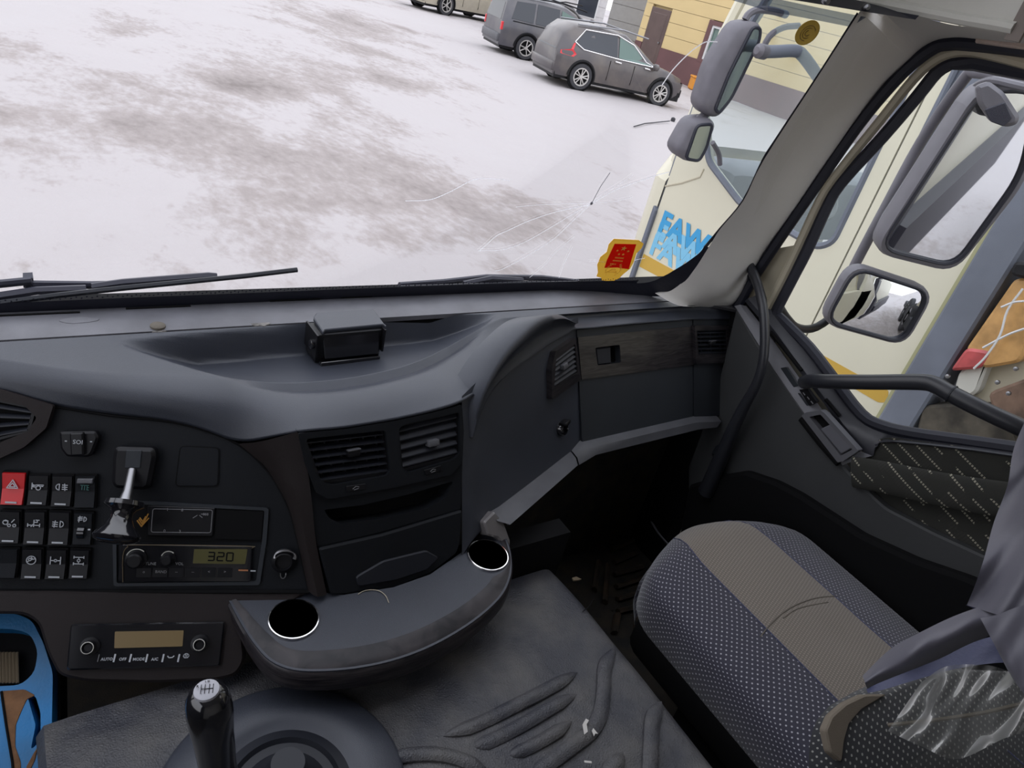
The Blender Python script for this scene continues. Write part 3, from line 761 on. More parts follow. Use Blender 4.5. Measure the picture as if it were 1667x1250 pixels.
# dashboard, steering wheel and seat seen through the glass
b_ = B(); rbox(b_, (NX + .15, yF - .30, -1.0), (NX + 2.2, yF + .05, -.62), .06); build('truck_dashboard', b_, greyp_m, nt, smooth=True)
b_ = B(); c = V((NX + .55, yF - .42, -.60)); ax = V((0, -.6, .8)).normalized(); a1_ = ax.orthogonal().normalized(); a2_ = ax.cross(a1_)
tube(b_, [c + (a1_ * math.cos(q) + a2_ * math.sin(q)) * .23 for q in [k * math.pi / 12 for k in range(24)]], .018, 8, closed=True)
for k in range(3): tube(b_, [c, c + (a1_ * math.cos(k * 2.1) + a2_ * math.sin(k * 2.1)) * .22], .014, 6)
lathe(b_, c - ax * .12, ax, [(.04, 0), (.05, .12), (.07, .13), (.06, .15)], 12); build('steering_wheel', b_, black_m, nt, smooth=True)
for yy, xx in ((yF - 1.0, NX + .5), (yF - 1.0, NX + 1.6)):
    b_ = B(); rbox(b_, (xx - .24, yy - .25, -1.1), (xx + .24, yy + .25, -.94), .05); rbox(b_, (xx - .24, yy - .33, -1.0), (xx + .24, yy - .19, -.25), .05); build('truck_seat', b_, jnavy_m, nt, smooth=True)
# nose: windscreen surround simply behind the corner panel
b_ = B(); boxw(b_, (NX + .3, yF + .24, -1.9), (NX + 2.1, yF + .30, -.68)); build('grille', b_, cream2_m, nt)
b_ = B(); yT = yF + .12
tube(b_, [V((NX + .05, yF + .02, -.68)), V((NX + .06, yF - .0, -.05)), V((NX + .08, yF - .12, .58))], .035, 8); build('front_pillar', b_, cream_m, nt, smooth=True)
# shut lines and trims
b_ = B(); 
plate(b_, FN, [(a_line - .012, b0), (a_line + .006, b0), (a_line + .006, .5), (a_line - .012, .5)], (), -.06, -.012)
plate(b_, FN, [(a_back - .006, b0), (a_back + .006, b0), (a_back + .006, 1.3), (a_back - .006, 1.3)], (), -.06, -.012); build('door_gap', b_, greyp_m, nt)
b_ = B(); pA, pB = n2(1071, 335), n2(1027, 462)
plate(b_, FN, roundpoly([(pA[0] - .016, pA[1]), (pA[0] + .012, pA[1] - .02), (pB[0] + .012, pB[1]), (pB[0] - .016, pB[1] + .02)], .01), (), -.01, .02, .004); build('corner_strip', b_, greyp_m, nt)
# stripe and lettering
s1, s2 = n2(1048, 412), n2(1098, 448); s3, s4 = n2(1030, 435), n2(1075, 462)
sz = n2(1062, 425)[1]; st_t, st_b = n2(1048, 413)[1] , n2(1040, 433)[1]
e0 = n2(1448, 655)[0]
zt1, zb1 = n2(1330, 570)[1], n2(1335, 595)[1]
b_ = B(); plate(b_, FN, [(a_line + .012, st_b), (a_line + .012, st_t), (a_line + .012, st_t), (a_back - .02, zt1), (a_back - .02, zb1)], (), 0, .0015)
plate(b_, FN, pxs(FN, [(1318, 566), (1390, 606), (1447, 636), (1444, 655), (1430, 655), (1340, 603)], 0, .01), (), 0, .0015); build('yellow_stripe', b_, ylw_m, nt)
for i, (u, v, m) in enumerate(((1112, 381, blue_m), (1104, 400, blue2_m), (1096, 419, blue2_m))):  # three offset copies of the letters, the lower two paler
    b_ = B(); text(b_, 'FAW', FN, n2(u, v), .155, .002 + .0008 * (3 - i), width=.36, bold=.006); build('lettering', b_, m, nt)
# bracket on the door and its shadow line: embossed swage
b_ = B(); tube(b_, [FN.w(n2(1083, 303), .0), FN.w(n2(1110, 298), .0), FN.w(n2(1140, 288), 0), FN.w(n2(1146, 275), 0)], .005, 5); build('swage_line', b_, cream2_m, nt)
# rear fairing column
zc0, zc1 = -1.35, 1.6
b_ = B(); plate(b_, FN, [(a_col0 + .005, zc0), (a_col1, zc0), (a_col1, zc1), (a_col0 + .005, zc1)], (), -.12, .03, .01); build('rear_fairing', b_, greyp_m, nt)
b_ = B(); boxw(b_, (NX - .01, yC - .001, -1.3), (NX + .02, yC + .012, 1.3)); build('fairing_edge', b_, mat('olive_edge', (.34, .33, .18), .6), nt)
b_ = B(); boxw(b_, (NX + .03, -2.5, -1.1), (NX + 2.3, .82, 1.2)); 
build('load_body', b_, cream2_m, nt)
b_ = B(); boxw(b_, (NX + .1, -6, -1.75), (NX + .3, .95, -1.45)); boxw(b_, (NX + 1.9, -6, -1.75), (NX + 2.1, .95, -1.45)); build('chassis_rail', b_, tyre_m, nt)
for yw in (1.75, -3.0, -4.4):
    for xw in (NX + .22, NX + 2.1):
        b_ = B(); lathe(b_, (xw, yw, GZ + .5), (-1, 0, 0), [(.28, -.12), (.48, -.11), (.51, -.07), (.51, .1), (.46, .14), (.28, .14), (.2, .05)], 28); wh_ = build('wheel', b_, tyre_m, nt, smooth=True)
        b_ = B(); lathe(b_, (xw, yw, GZ + .5), (-1, 0, 0), [(.27, .12), (.24, .03), (.1, .04), (.09, .12), (.0, .13)], 20); build('hub', b_, steel_m, wh_, smooth=True)
# wrapped lamp cluster and filter housing behind the cab
p = FN.P
b_ = B()
def slab(pts, x, th, m, name, par, r=.02, sm=0):
    F = Frame((x, .8, -.8), (0, -1, 0), (0, 0, 1)); b_ = B(); plate(b_, F, pxs(F, pts, 0, r, sm), (), -th, 0, min(.01, th * .3)); return build(name, b_, m, par)
lc = slab([(1650, 455), (1667, 452), (1720, 450), (1660, 590), (1600, 600), (1570, 570)], NX - .05, .10, mat('amber_wrap', (.50, .28, .10), .35, vary=.25, vscale=14), 'lamp_cluster', nt)
slab([(1572, 566), (1612, 572), (1595, 600), (1545, 604)], NX - .06, .1, mat('red_wrap', (.42, .07, .07), .35, vary=.3, vscale=18), 'red_lamp', nt)
slab([(1650, 425), (1700, 430), (1700, 462), (1643, 448)], NX - .07, .08, black_m, 'lamp_cap', nt)
slab([(1612, 560), (1720, 480), (1720, 690), (1545, 665)], NX + .02, .05, cream2_m, 'lower_skirt', nt)
slab([(1560, 606), (1620, 560), (1590, 640), (1545, 660)], NX - .03, .05, head_m, 'bracket_plate', nt)
slab([(1605, 640), (1740, 590), (1740, 720), (1630, 700)], NX - .06, .1, mat('rusty_part', (.16, .10, .07), .8, vary=.5, vscale=10), 'air_tank', nt, .03)
slab([(1500, 660), (1640, 655), (1670, 760), (1480, 760)], NX - .02, .12, mat('sooty_part', (.07, .06, .045), .8, vary=.6, vscale=9), 'engine_side', nt, .03)
b_ = B()
for pts in ([(1665, 470), (1640, 505), (1628, 545), (1605, 580), (1585, 600)], [(1600, 566), (1640, 545), (1667, 535)], [(1630, 500), (1650, 492), (1667, 490)]):
    tube(b_, [at(u, v, x=NX - .09) for u, v in smooth2(pts, 4)], .004, 5)
build('wrap_edge', b_, pvc_m, nt)
b_ = B()
for (u, v) in ((1544, 612), (1655, 600), (1625, 622), (1643, 640)): lathe(b_, at(u, v, x=NX - .08), (-1, 0, 0), [(.008, 0), (.008, .01), (.003, .012)], 8)
build('bolt', b_, steel_m, nt)

# ================================================================== CAB SHELL
LX = -.80; BY = -.95; RZ = .36
fl = struct('floor', (.33, 0, FLZ))
b_ = B(); boxw(b_, (LX, BY, FLZ - .04), (DX, 1.25, FLZ)); build('floor_pan', b_, grnd_d, fl)
ribs = B()
for (u0, v0, u1, v1) in ((1000, 935, 1045, 922), (1003, 955, 1050, 940), (1005, 975, 1050, 962), (1006, 995, 1048, 984), (1000, 915, 1035, 900), (995, 895, 1030, 880)):
    tube(ribs, [at(u0, v0, z=FLZ + .01), at(u1, v1, z=FLZ + .01)], .012, 6, flat=.6)
for (u0, v0, u1, v1) in ((975, 915, 968, 960), (990, 920, 985, 980), (1005, 1000, 1000, 1030), (1040, 985, 1035, 1040), (1062, 1005, 1060, 1060), (1075, 1010, 1073, 1080)):
    tube(ribs, [at(u0, v0, z=FLZ + .01), at(u1, v1, z=FLZ + .01)], .012, 6, flat=.6)
build('mat_rib', ribs, mat('muddy_rib', (.030, .026, .02), .8, col2=(.07, .045, .028), vscale=16), fl, smooth=True)
b_ = B(); F0 = Frame((1, .4, FLZ + .05), (1, 0, 0), (0, 1, 0)); plate(b_, F0, pxs(F0, [(1093, 1042), (1125, 1068), (1104, 1100), (1085, 1088)], 0, .01), (), -.01, 0, .002); build('worn_patch', b_, mat('worn_ochre', (.10, .07, .04), .9, vary=.4, vscale=40), fl)
ceil = struct('ceiling', (.33, 0, RZ))
b_ = B(); boxw(b_, (LX - .05, BY, RZ), (DX + .06, .55, RZ + .03)); build('roof_lining', b_, beige_m, ceil)
b_ = B(); boxw(b_, (LX - .05, BY - .04, FLZ), (DX + .06, BY, RZ)); tag(build('wall_back', b_, beige_m), kind='structure')
b_ = B(); boxw(b_, (LX - .04, BY, FLZ), (LX, 1.2, -.60)); boxw(b_, (LX - .04, BY, -.60), (LX, -.35, RZ)); boxw(b_, (LX - .04, .98, -.60), (LX, 1.1, RZ)); boxw(b_, (LX - .04, -.35, .22), (LX, .98, RZ)); tag(build('wall_left', b_, door_m), kind='structure')  # unseen driver side, its window opening enlarged to let in more light
b_ = B(); boxw(b_, (LX, 1.18, FLZ - .1), (DX + .06, 1.24, -.62)); boxw(b_, (DX + .0, .90, FLZ - .1), (DX + .06, 1.20, -.64)); boxw(b_, (DX + .008, .88, -.66), (DX + .05, 1.06, -.565)); tag(build('wall_front', b_, matte_m), kind='structure')
# outside skin of our own cab, seen in the mirrors
wr = struct('wall_right', (DX + .08, -1, -1)); b_ = B()
boxw(b_, (DX + .06, -.6, -1.5), (DX + .10, .95, -.68)); boxw(b_, (DX + .06, -1.2, -1.5), (DX + .10, -.1, .42)); boxw(b_, (DX + .05, -6.5, -1.2), (DX + .12, -1.6, .5))
build('cab_skin', b_, cream_m, wr)
b_ = B(); boxw(b_, (DX + .10, -.62, -.42), (DX + .115, -.12, .12)); build('sleeper_window', b_, cglass_m, wr)
b_ = B(); boxw(b_, (DX + .12, -6.5, -1.75), (DX + .2, -1.6, -1.15)); boxw(b_, (DX + .12, -6.5, -.15), (DX + .13, -1.6, -.12)); boxw(b_, (DX + .10, -1.6, -1.5), (DX + .16, -1.3, .4)); build('side_skirt', b_, wblk_m, wr)

# ================================================================== WINDSCREEN
ws = struct('window_1', (.33, 1.13, -.585))
edge_px = [(1083, 462), (1120, 438), (1147, 406), (1170, 372), (1208, 326), (1240, 260), (1262, 225), (1330, 122), (1395, 20)]
def srf(x, z, off=0.0): return V((x, wsy(x, z) - off, z))
edge = [WS(u, v) for u, v in edge_px]
b_ = B(); rows = []
for i in range(13):
    z = -.60 + (.72) * i / 12
    # right edge x at this z
    ex = edge[-1].x
    for p, q in zip(edge[:-1], edge[1:]):
        if p.z <= z <= q.z: ex = p.x + (q.x - p.x) * (z - p.z) / (q.z - p.z)
    if z < edge[0].z: ex = edge[0].x
    rows.append([srf(LX + .02 + (ex + .03 - LX) * j / 40, z) for j in range(41)])
gridm(b_, rows); build('glass', b_, ws_glass, ws, smooth=True)
# black ceramic border with a dotted fringe
b_ = B()
top_px = [(-260, 508), (-100, 500), (0, 494), (150, 487), (300, 481), (450, 475), (600, 469), (800, 462), (950, 458), (1040, 456), (1075, 449), (1105, 430), (1128, 405)]
top_px = top_px[:-3]; top = [WS(u, v, .004) for u, v in smooth2(top_px, 3)]
rows = [[p for p in top], [V((p.x, wsy(p.x, -.615) - .004, -.615)) for p in top]]
# along the right hand edge a thin band
gridm(b_, rows)
ed = [WS(u, v, .004) for u, v in smooth2([(1145, 403)] + edge_px[3:], 4)]
gridm(b_, [ed, [p + V((.010, -.001, -.002)) for p in ed]])
ic_ = smooth2([(1000, 459), (1025, 461), (1058, 459), (1083, 448), (1097, 440), (1118, 427), (1139, 411), (1147, 400)], 4); oc_ = smooth2([(1000, 480), (1040, 482), (1080, 482), (1110, 474), (1130, 458), (1145, 440), (1158, 420), (1160, 405)], 4)
gridm(b_, [[WS(u, v, .006) for u, v in ic_], [WS(u, v, .006) for u, v in oc_]])
build('border', b_, seal_m, ws)
b_ = B()
for i, (p, q) in enumerate(zip(top[:-1], top[1:])):
    n = max(2, int((q - p).length / .006))
    for k in range(n):
        c = p.lerp(q, k / n) + V((0, -.001, .0035 + (.002 if k % 2 else 0)))
        if not -.1 < c.x < 1.3: continue
        vs = [b_.verts.new(c + V((.0016 * math.cos(a), -.001, .0016 * math.sin(a)))) for a in (0, 1.57, 3.14, 4.71)]; b_.faces.new(vs)
tag(build('border_dots', b_, seal_m, ws), kind='stuff')
# sun band at the top
b_ = B(); u_t = [(1080, -60), (1165, -35), (1250, -5), (1330, 12), (1410, 28)]; u_b = [(1080, -42), (1165, -8), (1250, 18), (1330, 33), (1385, 44)]
gridm(b_, [[WS(u, v, .003) for u, v in u_t], [WS(u, v, .003) for u, v in u_b]]); build('sun_band', b_, glassmat('band_glass', (.30, .34, .42), .05, .05, (.3, .3, .35)), ws)
# stone chip and cracks
hub = (963, 331)
CR = [([hub, (960, 333), (905, 345), (860, 360), (825, 376), (808, 384), (790, 400), (779, 409)], 1.1), ([(779, 408), (815, 407), (850, 396), (885, 377), (930, 350), hub], .9),
      ([hub, (930, 362), (900, 390), (860, 415), (820, 437), (806, 441)], .9), ([hub, (915, 332), (870, 334), (840, 337)], .7), ([hub, (1000, 310), (1040, 295), (1070, 285), (1090, 280)], 1.2),
      ([hub, (1000, 328), (1030, 321)], .6), ([hub, (975, 320), (1000, 305), (1030, 285)], .6), ([(660, 327), (700, 325), (735, 311), (770, 293), (800, 291), (830, 294)], 1.1), ([(935, 385), (905, 410), (890, 428), (862, 452)], .6),
      ([(932, 402), (918, 430), (910, 452)], .6), ([(1078, 138), (1095, 114), (1118, 90), (1135, 76), (1150, 68), (1168, 68)], 1.4), ([(960, 425), (1010, 427), (1050, 420)], .7)]
b_ = B()
for pts, w in CR: tube(b_, [WS(u, v, .003) for u, v in smooth2(pts, 4)], .0006 * w, 4)
build('glass_crack', b_, crack_m, ws)
b_ = B(); tube(b_, [WS(963, 331, .003), WS(978, 303, .003), WS(993, 281, .003)], .0006, 4)
lathe(b_, WS(963, 331, .003), (0, -1, 0), [(.0035, 0), (.002, .001)], 8); build('stone_chip', b_, crackd_m, ws)
# shield sticker
def tangent(u, v):
    P0 = WS(u, v); du = (WS(u + 4, v) - P0); e2 = V((0, -.38, 1)).normalized()
    ex = V((1, wsy(P0.x + .01, P0.z) * 100 - wsy(P0.x, P0.z) * 100, 0)).normalized()
    return Frame(P0, ex, e2)
FK = tangent(1008, 422)
def fk(z): return [FK.px(900 + x / 4.81, 230 + y / 4.81) for x, y in z]
t = thing('shield_sticker', 'red and gold shield sticker with a star in the lower corner of the windscreen', 'sticker', FK.w((0, 0), .004))
sh = fk([(475, 758), (670, 768), (706, 795), (690, 830), (650, 870), (628, 940), (600, 990), (550, 1030), (515, 1065), (480, 1080), (470, 1092), (380, 1080), (375, 1060), (340, 1050), (350, 1020), (345, 960), (370, 900), (420, 860), (435, 800)])
b_ = B(); plate(b_, FK, sh, (), .002, .0035); build('shield', b_, gold_m, t)
b_ = B(); plate(b_, FK, fk([(480, 793), (648, 797), (622, 880), (590, 990), (540, 985), (500, 978), (400, 980), (420, 920)]), (), .003, .0042); build('red_field', b_, sred_m, t)
b_ = B()
def star(c, r):
    pts = [(c[0] + (r if k % 2 == 0 else r * .4) * math.sin(k * math.pi / 5), c[1] + (r if k % 2 == 0 else r * .4) * math.cos(k * math.pi / 5)) for k in range(10)]
    plate(b_, FK, pts, (), .004, .005)
star(fk([(551, 828)])[0], .0068)
for c in ((500, 845), (513, 873), (545, 875), (585, 850)): star(fk([c])[0], .003)
for (x, y, n) in ((515, 901, 7), (503, 924, 8)):
    c = fk([(x, y)])[0]
    for k in range(n):
        cx_ = c[0] + (k - n / 2 + .5) * .0032
        strokes(b_, FK, (cx_, c[1] - (k - n / 2) * .0000), [[(-.001, .0012), (.001, .0012)], [(-.001, -.0002), (.001, -.0002)], [(0, .0018), (0, -.0018)], [(-.001, -.0015), (.001, -.0014)]], .0005, .005)
c = fk([(465, 950)])[0]
for k in range(4): strokes(b_, FK, (c[0] + (k - 1.5) * .004, c[1]), [[(-.0015, .001), (.0015, .001)], [(0, .0018), (0, -.0018)]], .0007, .005)
build('star_print', b_, gold2_m, t)
b_ = B()
gate = fk([(465, 1000)])[0]
strokes(b_, FK, gate, [[(-.014, -.006), (.014, -.006)], [(-.012, -.003), (.012, -.003)], [(-.008, 0), (.008, 0)], [(-.007, .003), (.007, .003)], [(-.004, .005), (.004, .005)], [(-.009, -.006), (-.008, 0)], [(.009, -.006), (.008, 0)]], .0012, .005)
for sg in (-1, 1):
    pts = [(gate[0] + sg * (.012 + .006 * math.sin(k * .5)), gate[1] - .012 + k * .0045) for k in range(8)]
    for p in pts: strokes(b_, FK, p, [[(-.002 * sg, -.001), (.002 * sg, .002)], [(-.001 * sg, -.002), (.003 * sg, -.001)]], .0008, .005)
build('wreath_print', b_, gold2_m, t)
# round sticker near the top
FK2 = tangent(1313, 52)
t = thing('round_sticker', 'round dull gold sticker near the top corner of the windscreen', 'sticker', FK2.w((0, 0), .004))
c = FK2.px(1313, 52); r_ = abs(FK2.px(1334, 52)[0] - c[0]) ; r2_ = abs(FK2.px(1313, 32)[1] - c[1])
rr = (r_ + r2_) / 2
b_ = B(); plate(b_, FK2, circ(rr, 32, cx=c[0], cy=c[1])[:-1], (), .002, .004); build('disc', b_, brass_m, t)
b_ = B()
for k in range(3): strokes(b_, FK2, c, [circ(rr * (.62 - .2 * k), 20, 30 + 40 * k, 280 + 30 * k)], rr * .06, .0048)
build('swirl_print', b_, mat('gold_dark', (.22, .14, .03), .5), t)

# wipers outside the glass
def wiper(label, arm, blade, spine, r=.008):
    t = thing('windscreen_wiper', label, 'wiper', WS(*blade[0], -.03))
    b_ = B(); tube(b_, [WS(u, v, -.05) for u, v in arm], r * 1.1, 8, flat=.7); build('arm', b_, wblk_m, t, smooth=True)
    b_ = B(); tube(b_, [WS(u, v, -.012) for u, v in blade], .0045, 6); build('rubber_blade', b_, rubber_m, t, smooth=True)
    b_ = B()
    for s in spine: tube(b_, [WS(u, v, -.03) for u, v in s], .0065, 6)
    build('bow', b_, wblk_m, t, smooth=True)
    return t
t = wiper('black wiper blade resting across the lower left of the windscreen', [(-160, 470), (0, 462), (50, 457), (52, 463), (150, 464), (195, 463)],
      [(-60, 505), (0, 493), (100, 480), (200, 469), (300, 459), (400, 449), (484, 439)], [[(-40, 498), (0, 482), (60, 473), (140, 470)], [(150, 467), (200, 460), (250, 456), (340, 449), (352, 450)], [(150, 472), (190, 468)], [(210, 466), (260, 461)]])
b_ = B(); F0 = tangent(50, 458); plate(b_, F0, pxs(F0, [(38, 452), (54, 451), (56, 468), (38, 467)], -.05), (), -.06, -.045, .003); build('clip', b_, wblk_m, t)
wiper('dark wiper lying along the bottom right of the windscreen', [(650, 464), (720, 459), (790, 451), (880, 452), (940, 459)], [(650, 468), (750, 465), (850, 461), (940, 460)], [[(755, 462), (800, 453), (850, 456)], [(780, 459), (830, 457)]])
# scuttle panel at the foot of the glass, outside
b_ = B(); gridm(b_, [[V((x, 1.15, -.615)) for x in (-.8, 0, .6, 1.2)], [V((x, 1.30, -.66)) for x in (-.8, 0, .6, 1.2)], [V((x, 1.34, -1.0)) for x in (-.8, 0, .6, 1.2)]])
tag(build('trim_3', b_, wblk_m), kind='structure')

# ================================================================== PILLAR AND HEADER
pil = struct('trim_1', edge[2])
ipx = [(1062, 474), (1083, 472), (1109, 461), (1130, 438), (1148, 411), (1160, 392), (1173, 372), (1210, 327), (1243, 261), (1332, 124), (1400, 18)]
opx = [(1135, 497), (1152, 500), (1178, 502), (1200, 492), (1222, 452), (1236, 428), (1251, 404), (1300, 335), (1350, 262), (1430, 150), (1482, 99)]
inn = [WS(u, v, .006) for u, v in ipx]
for i in range(2): inn[i] = V((inn[i].x, inn[i].y - .01, inn[i].z))
out = [at(u, v, x=DX - (.10 if i == 0 else .02 if i < 2 else 0)) for i, (u, v) in enumerate(opx)]
def densify(L, n): return [V(p) for p in smooth2([tuple(p) for p in L], n)]
I_, O_ = densify(inn, 4), densify(out, 4)
b_ = B(); rows = []
for i_, (p, q) in enumerate(zip(I_, O_)):
    d = q - p; nrm = V((-.6, -.8, 0)); row = []
    for k in range(9):
        t_ = k / 8; row.append(p + d * t_ + nrm * ((.032 * (1 - i_ / len(I_)) + .005) * math.sin(math.pi * t_)))
    rows.append([p + V((.03, .01, 0))] + row + [q + V((.03, .02, 0))])
gridm(b_, rows); build('pillar_cover', b_, beige_m, pil, smooth=True)
# upper pillar sheet running to the header over the door
up_o = [at(u, v, x=DX) for u, v in ((1482, 99), (1500, 82), (1523, 68), (1548, 63), (1574, 63), (1620, 70), (1680, 78), (1760, 92))]
up_t = [WS(1400, 18, .006), at(1440, 22, x=DX - .165), at(1497, 28, x=DX - .16), at(1530, 36, x=DX - .15), at(1560, 42, x=DX - .13), at(1620, 48, x=DX - .09), at(1690, 56, x=DX - .05), at(1780, 66, x=DX - .05)]
b_ = B(); a_, c_ = densify(up_o, 3), densify(up_t, 3)
gridm(b_, [[p.lerp(q, k / 6) + V((-.6, -.8, 0)) * (.005 * math.sin(math.pi * k / 6) * max(0, 1 - i / 20)) for k in range(7)] for i, (p, q) in enumerate(zip(c_, a_))])
build('upper_cover', b_, beige_m, pil, smooth=True)
b_ = B(); ff = at(1592, 68, x=DX - .03); F0 = Frame((DX - .022, .6, .05), (0, -1, 0), (.35, 0, 1)); plate(b_, F0, pxs(F0, [(1591, 54), (1720, 72), (1720, 88), (1588, 69)]), (), -.02, .004, .002); build('felt_patch', b_, cloth_m, pil)
hd = struct('trim_2', (.6, .85, .08))
b_ = B()
ht = [(700, -260), (900, -190), (1080, -90), (1178, -52), (1260, -32), (1384, -4), (1430, 6), (1500, 18), (1560, 30), (1640, 42), (1760, 62)]
def hz(u, v, dy=0.0): 
    p = WS(u, v, .03) if u < 1400 else None
    return p
lowp = [at(u, v, z=.085) for u, v in ((1000, -118), (1100, -84), (1180, -55), (1260, -33), (1330, -16), (1384, 0), (1440, 11), (1500, 23), (1560, 35), (1625, 46), (1645, 50))]
prof = [(0, 0), (.004, .012), (-.01, .05), (-.06, .12), (-.18, .20), (-.34, .275)]
rows = []
for dy, dz in prof: rows.append([p + V((0, dy, dz)) for p in lowp])
gridm(b_, rows); build('overhead_shelf', b_, head_m, hd, smooth=True)
F0 = Frame(at(1560, 35, z=.085), (lowp[9] - lowp[7]), (0, .15, 1))
b_ = B(); tube(b_, [p + V((0, -.004, .004)) for p in lowp], .009, 8); build('shelf_lip', b_, head_m, hd, smooth=True)
b_ = B(); e = lowp[-1]; boxw(b_, (e.x - .003, e.y - .02, e.z - .012), (e.x + .003, e.y + .002, e.z + .05)); 
build('end_cap', b_, mat('dark_joint', (.2, .17, .15), .8), hd)
b_ = B(); gridm(b_, [[e + V((.005, 0, .0)), e + V((.4, -.3, .0))], [e + V((.005, -.1, .18)), e + V((.4, -.4, .18))]]); build('roof_felt', b_, cloth_m, hd)
# dark visor rail with bolts
b_ = B()
bt = [(1080, -85), (1178, -52), (1260, -32), (1384, -2), (1440, 10), (1496, 21)]; bb = [(1080, -60), (1165, -25), (1250, -6), (1310, 3), (1395, 17), (1490, 32)]
A_, C_ = [at(u, v, z=.086) + V((0, -.004, 0)) for u, v in bt], []
for (u, v), p in zip(bb, A_): C_.append(at(u, v, y=p.y - .004))
gridm(b_, [A_, C_, [c + V((0, .03, 0)) for c in C_]]); build('visor_rail', b_, seal_m, hd)
for (u, v) in ((1346, -3), (1410, 12), (1482, 22), (1345, 1)):
    b_ = B(); c = at(u, v, y=at(u, v, z=.07).y - .0); c = at(u, v, y=C_[4].y - .004); lathe(b_, c, (-.4, -1, -.2), [(.006, -.004), (.006, .003), (.003, .006)], 10); build('bolt', b_, steel_m, hd, smooth=True)

# ================================================================== DASHBOARD
dash = thing('dashboard', 'wide black moulded dashboard with a hollow tray and wood trim below the windscreen', 'dashboard', (.5, .95, -1.0))
# lower edge of the pad
low = []
for u, v in [(-900, 560), (-500, 590), (-200, 618), (0, 632), (45, 648), (87, 660), (180, 674), (270, 683), (330, 697), (390, 723)]: low.append(FD.P(u, v, .004))
for u, v in [(484, 703), (560, 697), (640, 684), (700, 671), (749, 657)]: low.append(FS.P(u, v, .006))
for u, v in [(800, 627), (845, 594), (890, 562), (932, 536)]: low.append(FR.P(u, v, .006))
for u, v in [(960, 535), (1030, 528), (1127, 520), (1195, 520)]: low.append(FG.P(u, v, .006))
low.sort(key=lambda p: p.x)
lowt = [(p.x, p.y, p.z) for p in low]
cr = []
for u, v in [(-900, 540), (-300, 570), (0, 603), (75, 615), (210, 632), (300, 640), (380, 642), (480, 636), (560, 631), (640, 617), (700, 599), (750, 572), (790, 548), (830, 528), (870, 515), (944, 509), (1030, 501), (1130, 496), (1200, 500)]:
    p = at(u, v, z=-.598); cr.append((p.x, p.y))
cr.sort()
def lowf(x): return interp(lowt, x)
def sm(fn, x, w=.018):
    a = [fn(x - w), fn(x - w / 2), fn(x), fn(x + w / 2), fn(x + w)]; return tuple(sum(c) / 5 for c in zip(*a))
# tray recess outline on the pad plane
rc_px = [(185, 554), (240, 575), (330, 600), (400, 614), (480, 625), (560, 622), (640, 608), (700, 590), (750, 560), (785, 535), (810, 511)]
rc_front = [at(u, v, z=-.592) for u, v in smooth2(rc_px, 6)]
rc_f = [(p.x, p.y) for p in rc_front]
rc_b = [(p.x, p.y) for p in (at(u, v, z=-.588) for u, v in [(185, 552), (300, 541), (510, 525), (700, 511), (812, 509)])]
def recess(x, y):
    if not rc_f[0][0] < x < rc_f[-1][0]: return 0
    yf_ = interp(rc_f, x)[0]; yb_ = interp(rc_b, x)[0]
    if not yf_ < y < yb_: return 0
    d = (y - yf_) / max(1e-4, yb_ - yf_)
    depth = min(.050, (yb_ - yf_) * .45)
    f = 1 - (1 - d) ** 1.5
    back = min(1, (yb_ - y) / .016)
    return depth * f * back
xs = [LX + (1.475 - LX) * i / 330 for i in range(331)]
def column(x):
    yl, zl = sm(lowf, x); yc, = sm(lambda q: interp(cr, q), x, .045)
    k = max(0, min(1, (x - .0) / .22)) * max(0, min(1, (.78 - x) / .16)); k = k * k * (3 - 2 * k)
    R_ = .022 + .022 * k
    zt = -.590
    yc = max(yc, yl + .004)
    ys_ = min(yc + R_, 1.02)
    pts = []
    nA = 34
    for i in range(nA + 1):
        y = 1.043 + (ys_ - 1.043) * i / nA
        z = zt - .006 * (1.043 - y) / .1 - recess(x, y)
        pts.append(V((x, y, z)))
    A = pts[-1]; C = V((x, yc - .004 * k, zt - .012)); L_ = V((x, yl, zl))
    D = C.lerp(L_, .45 + .25 * k)
    for i in range(1, 13):
        t_ = i / 12; pts.append(A.lerp(C, t_).lerp(C.lerp(D, t_), t_) + V((0, 0, -recess(x, A.lerp(C, t_).lerp(C.lerp(D, t_), t_).y))))
    for i in range(1, 5): pts.append(D.lerp(L_, i / 4))
    pts.append(L_ + V((0, .03, -.002)))
    return pts
b_ = B(); gridm(b_, [column(x) for x in xs]); build('front_pad', b_, dash_m, dash, smooth=179)
# rear pad strip behind the seam
b_ = B(); rows = []
for i, x in enumerate(xs[::3]):
    xe = min(x, 1.47)
    rows.append([V((xe, 1.046, -.598)), V((xe, 1.047, -.5895)), V((xe, 1.075, -.586)), V((xe, min(1.125, wsy(xe, -.6) - .005), -.588)), V((xe, min(1.14, wsy(xe, -.6) + .01), -.60))])
gridm(b_, rows); build('rear_pad', b_, dust_sheen_m, dash, smooth=60)
b_ = B(); boxw(b_, (LX, 1.048, -.66), (1.46, 1.07, -.6005)); build('pad_carrier', b_, matte_m, dash)
# defroster slots
b_ = B()
for (u0, v0, u1, v1) in ((-10, 514, 130, 507), (205, 502, 310, 497), (440, 490, 520, 485), (555, 484, 605, 481), (625, 480, 690, 477), (735, 475, 810, 472), (852, 471, 900, 469), (935, 468, 985, 468)):
    p, q = at(u0, v0, z=-.586), at(u1, v1, z=-.586); b_ = B(); boxw(b_, (p.x, (p.y + q.y) / 2 - .0016, -.5905), (q.x, (p.y + q.y) / 2 + .0016, -.5855)); build('defroster_slot', b_, matte_m, dash)
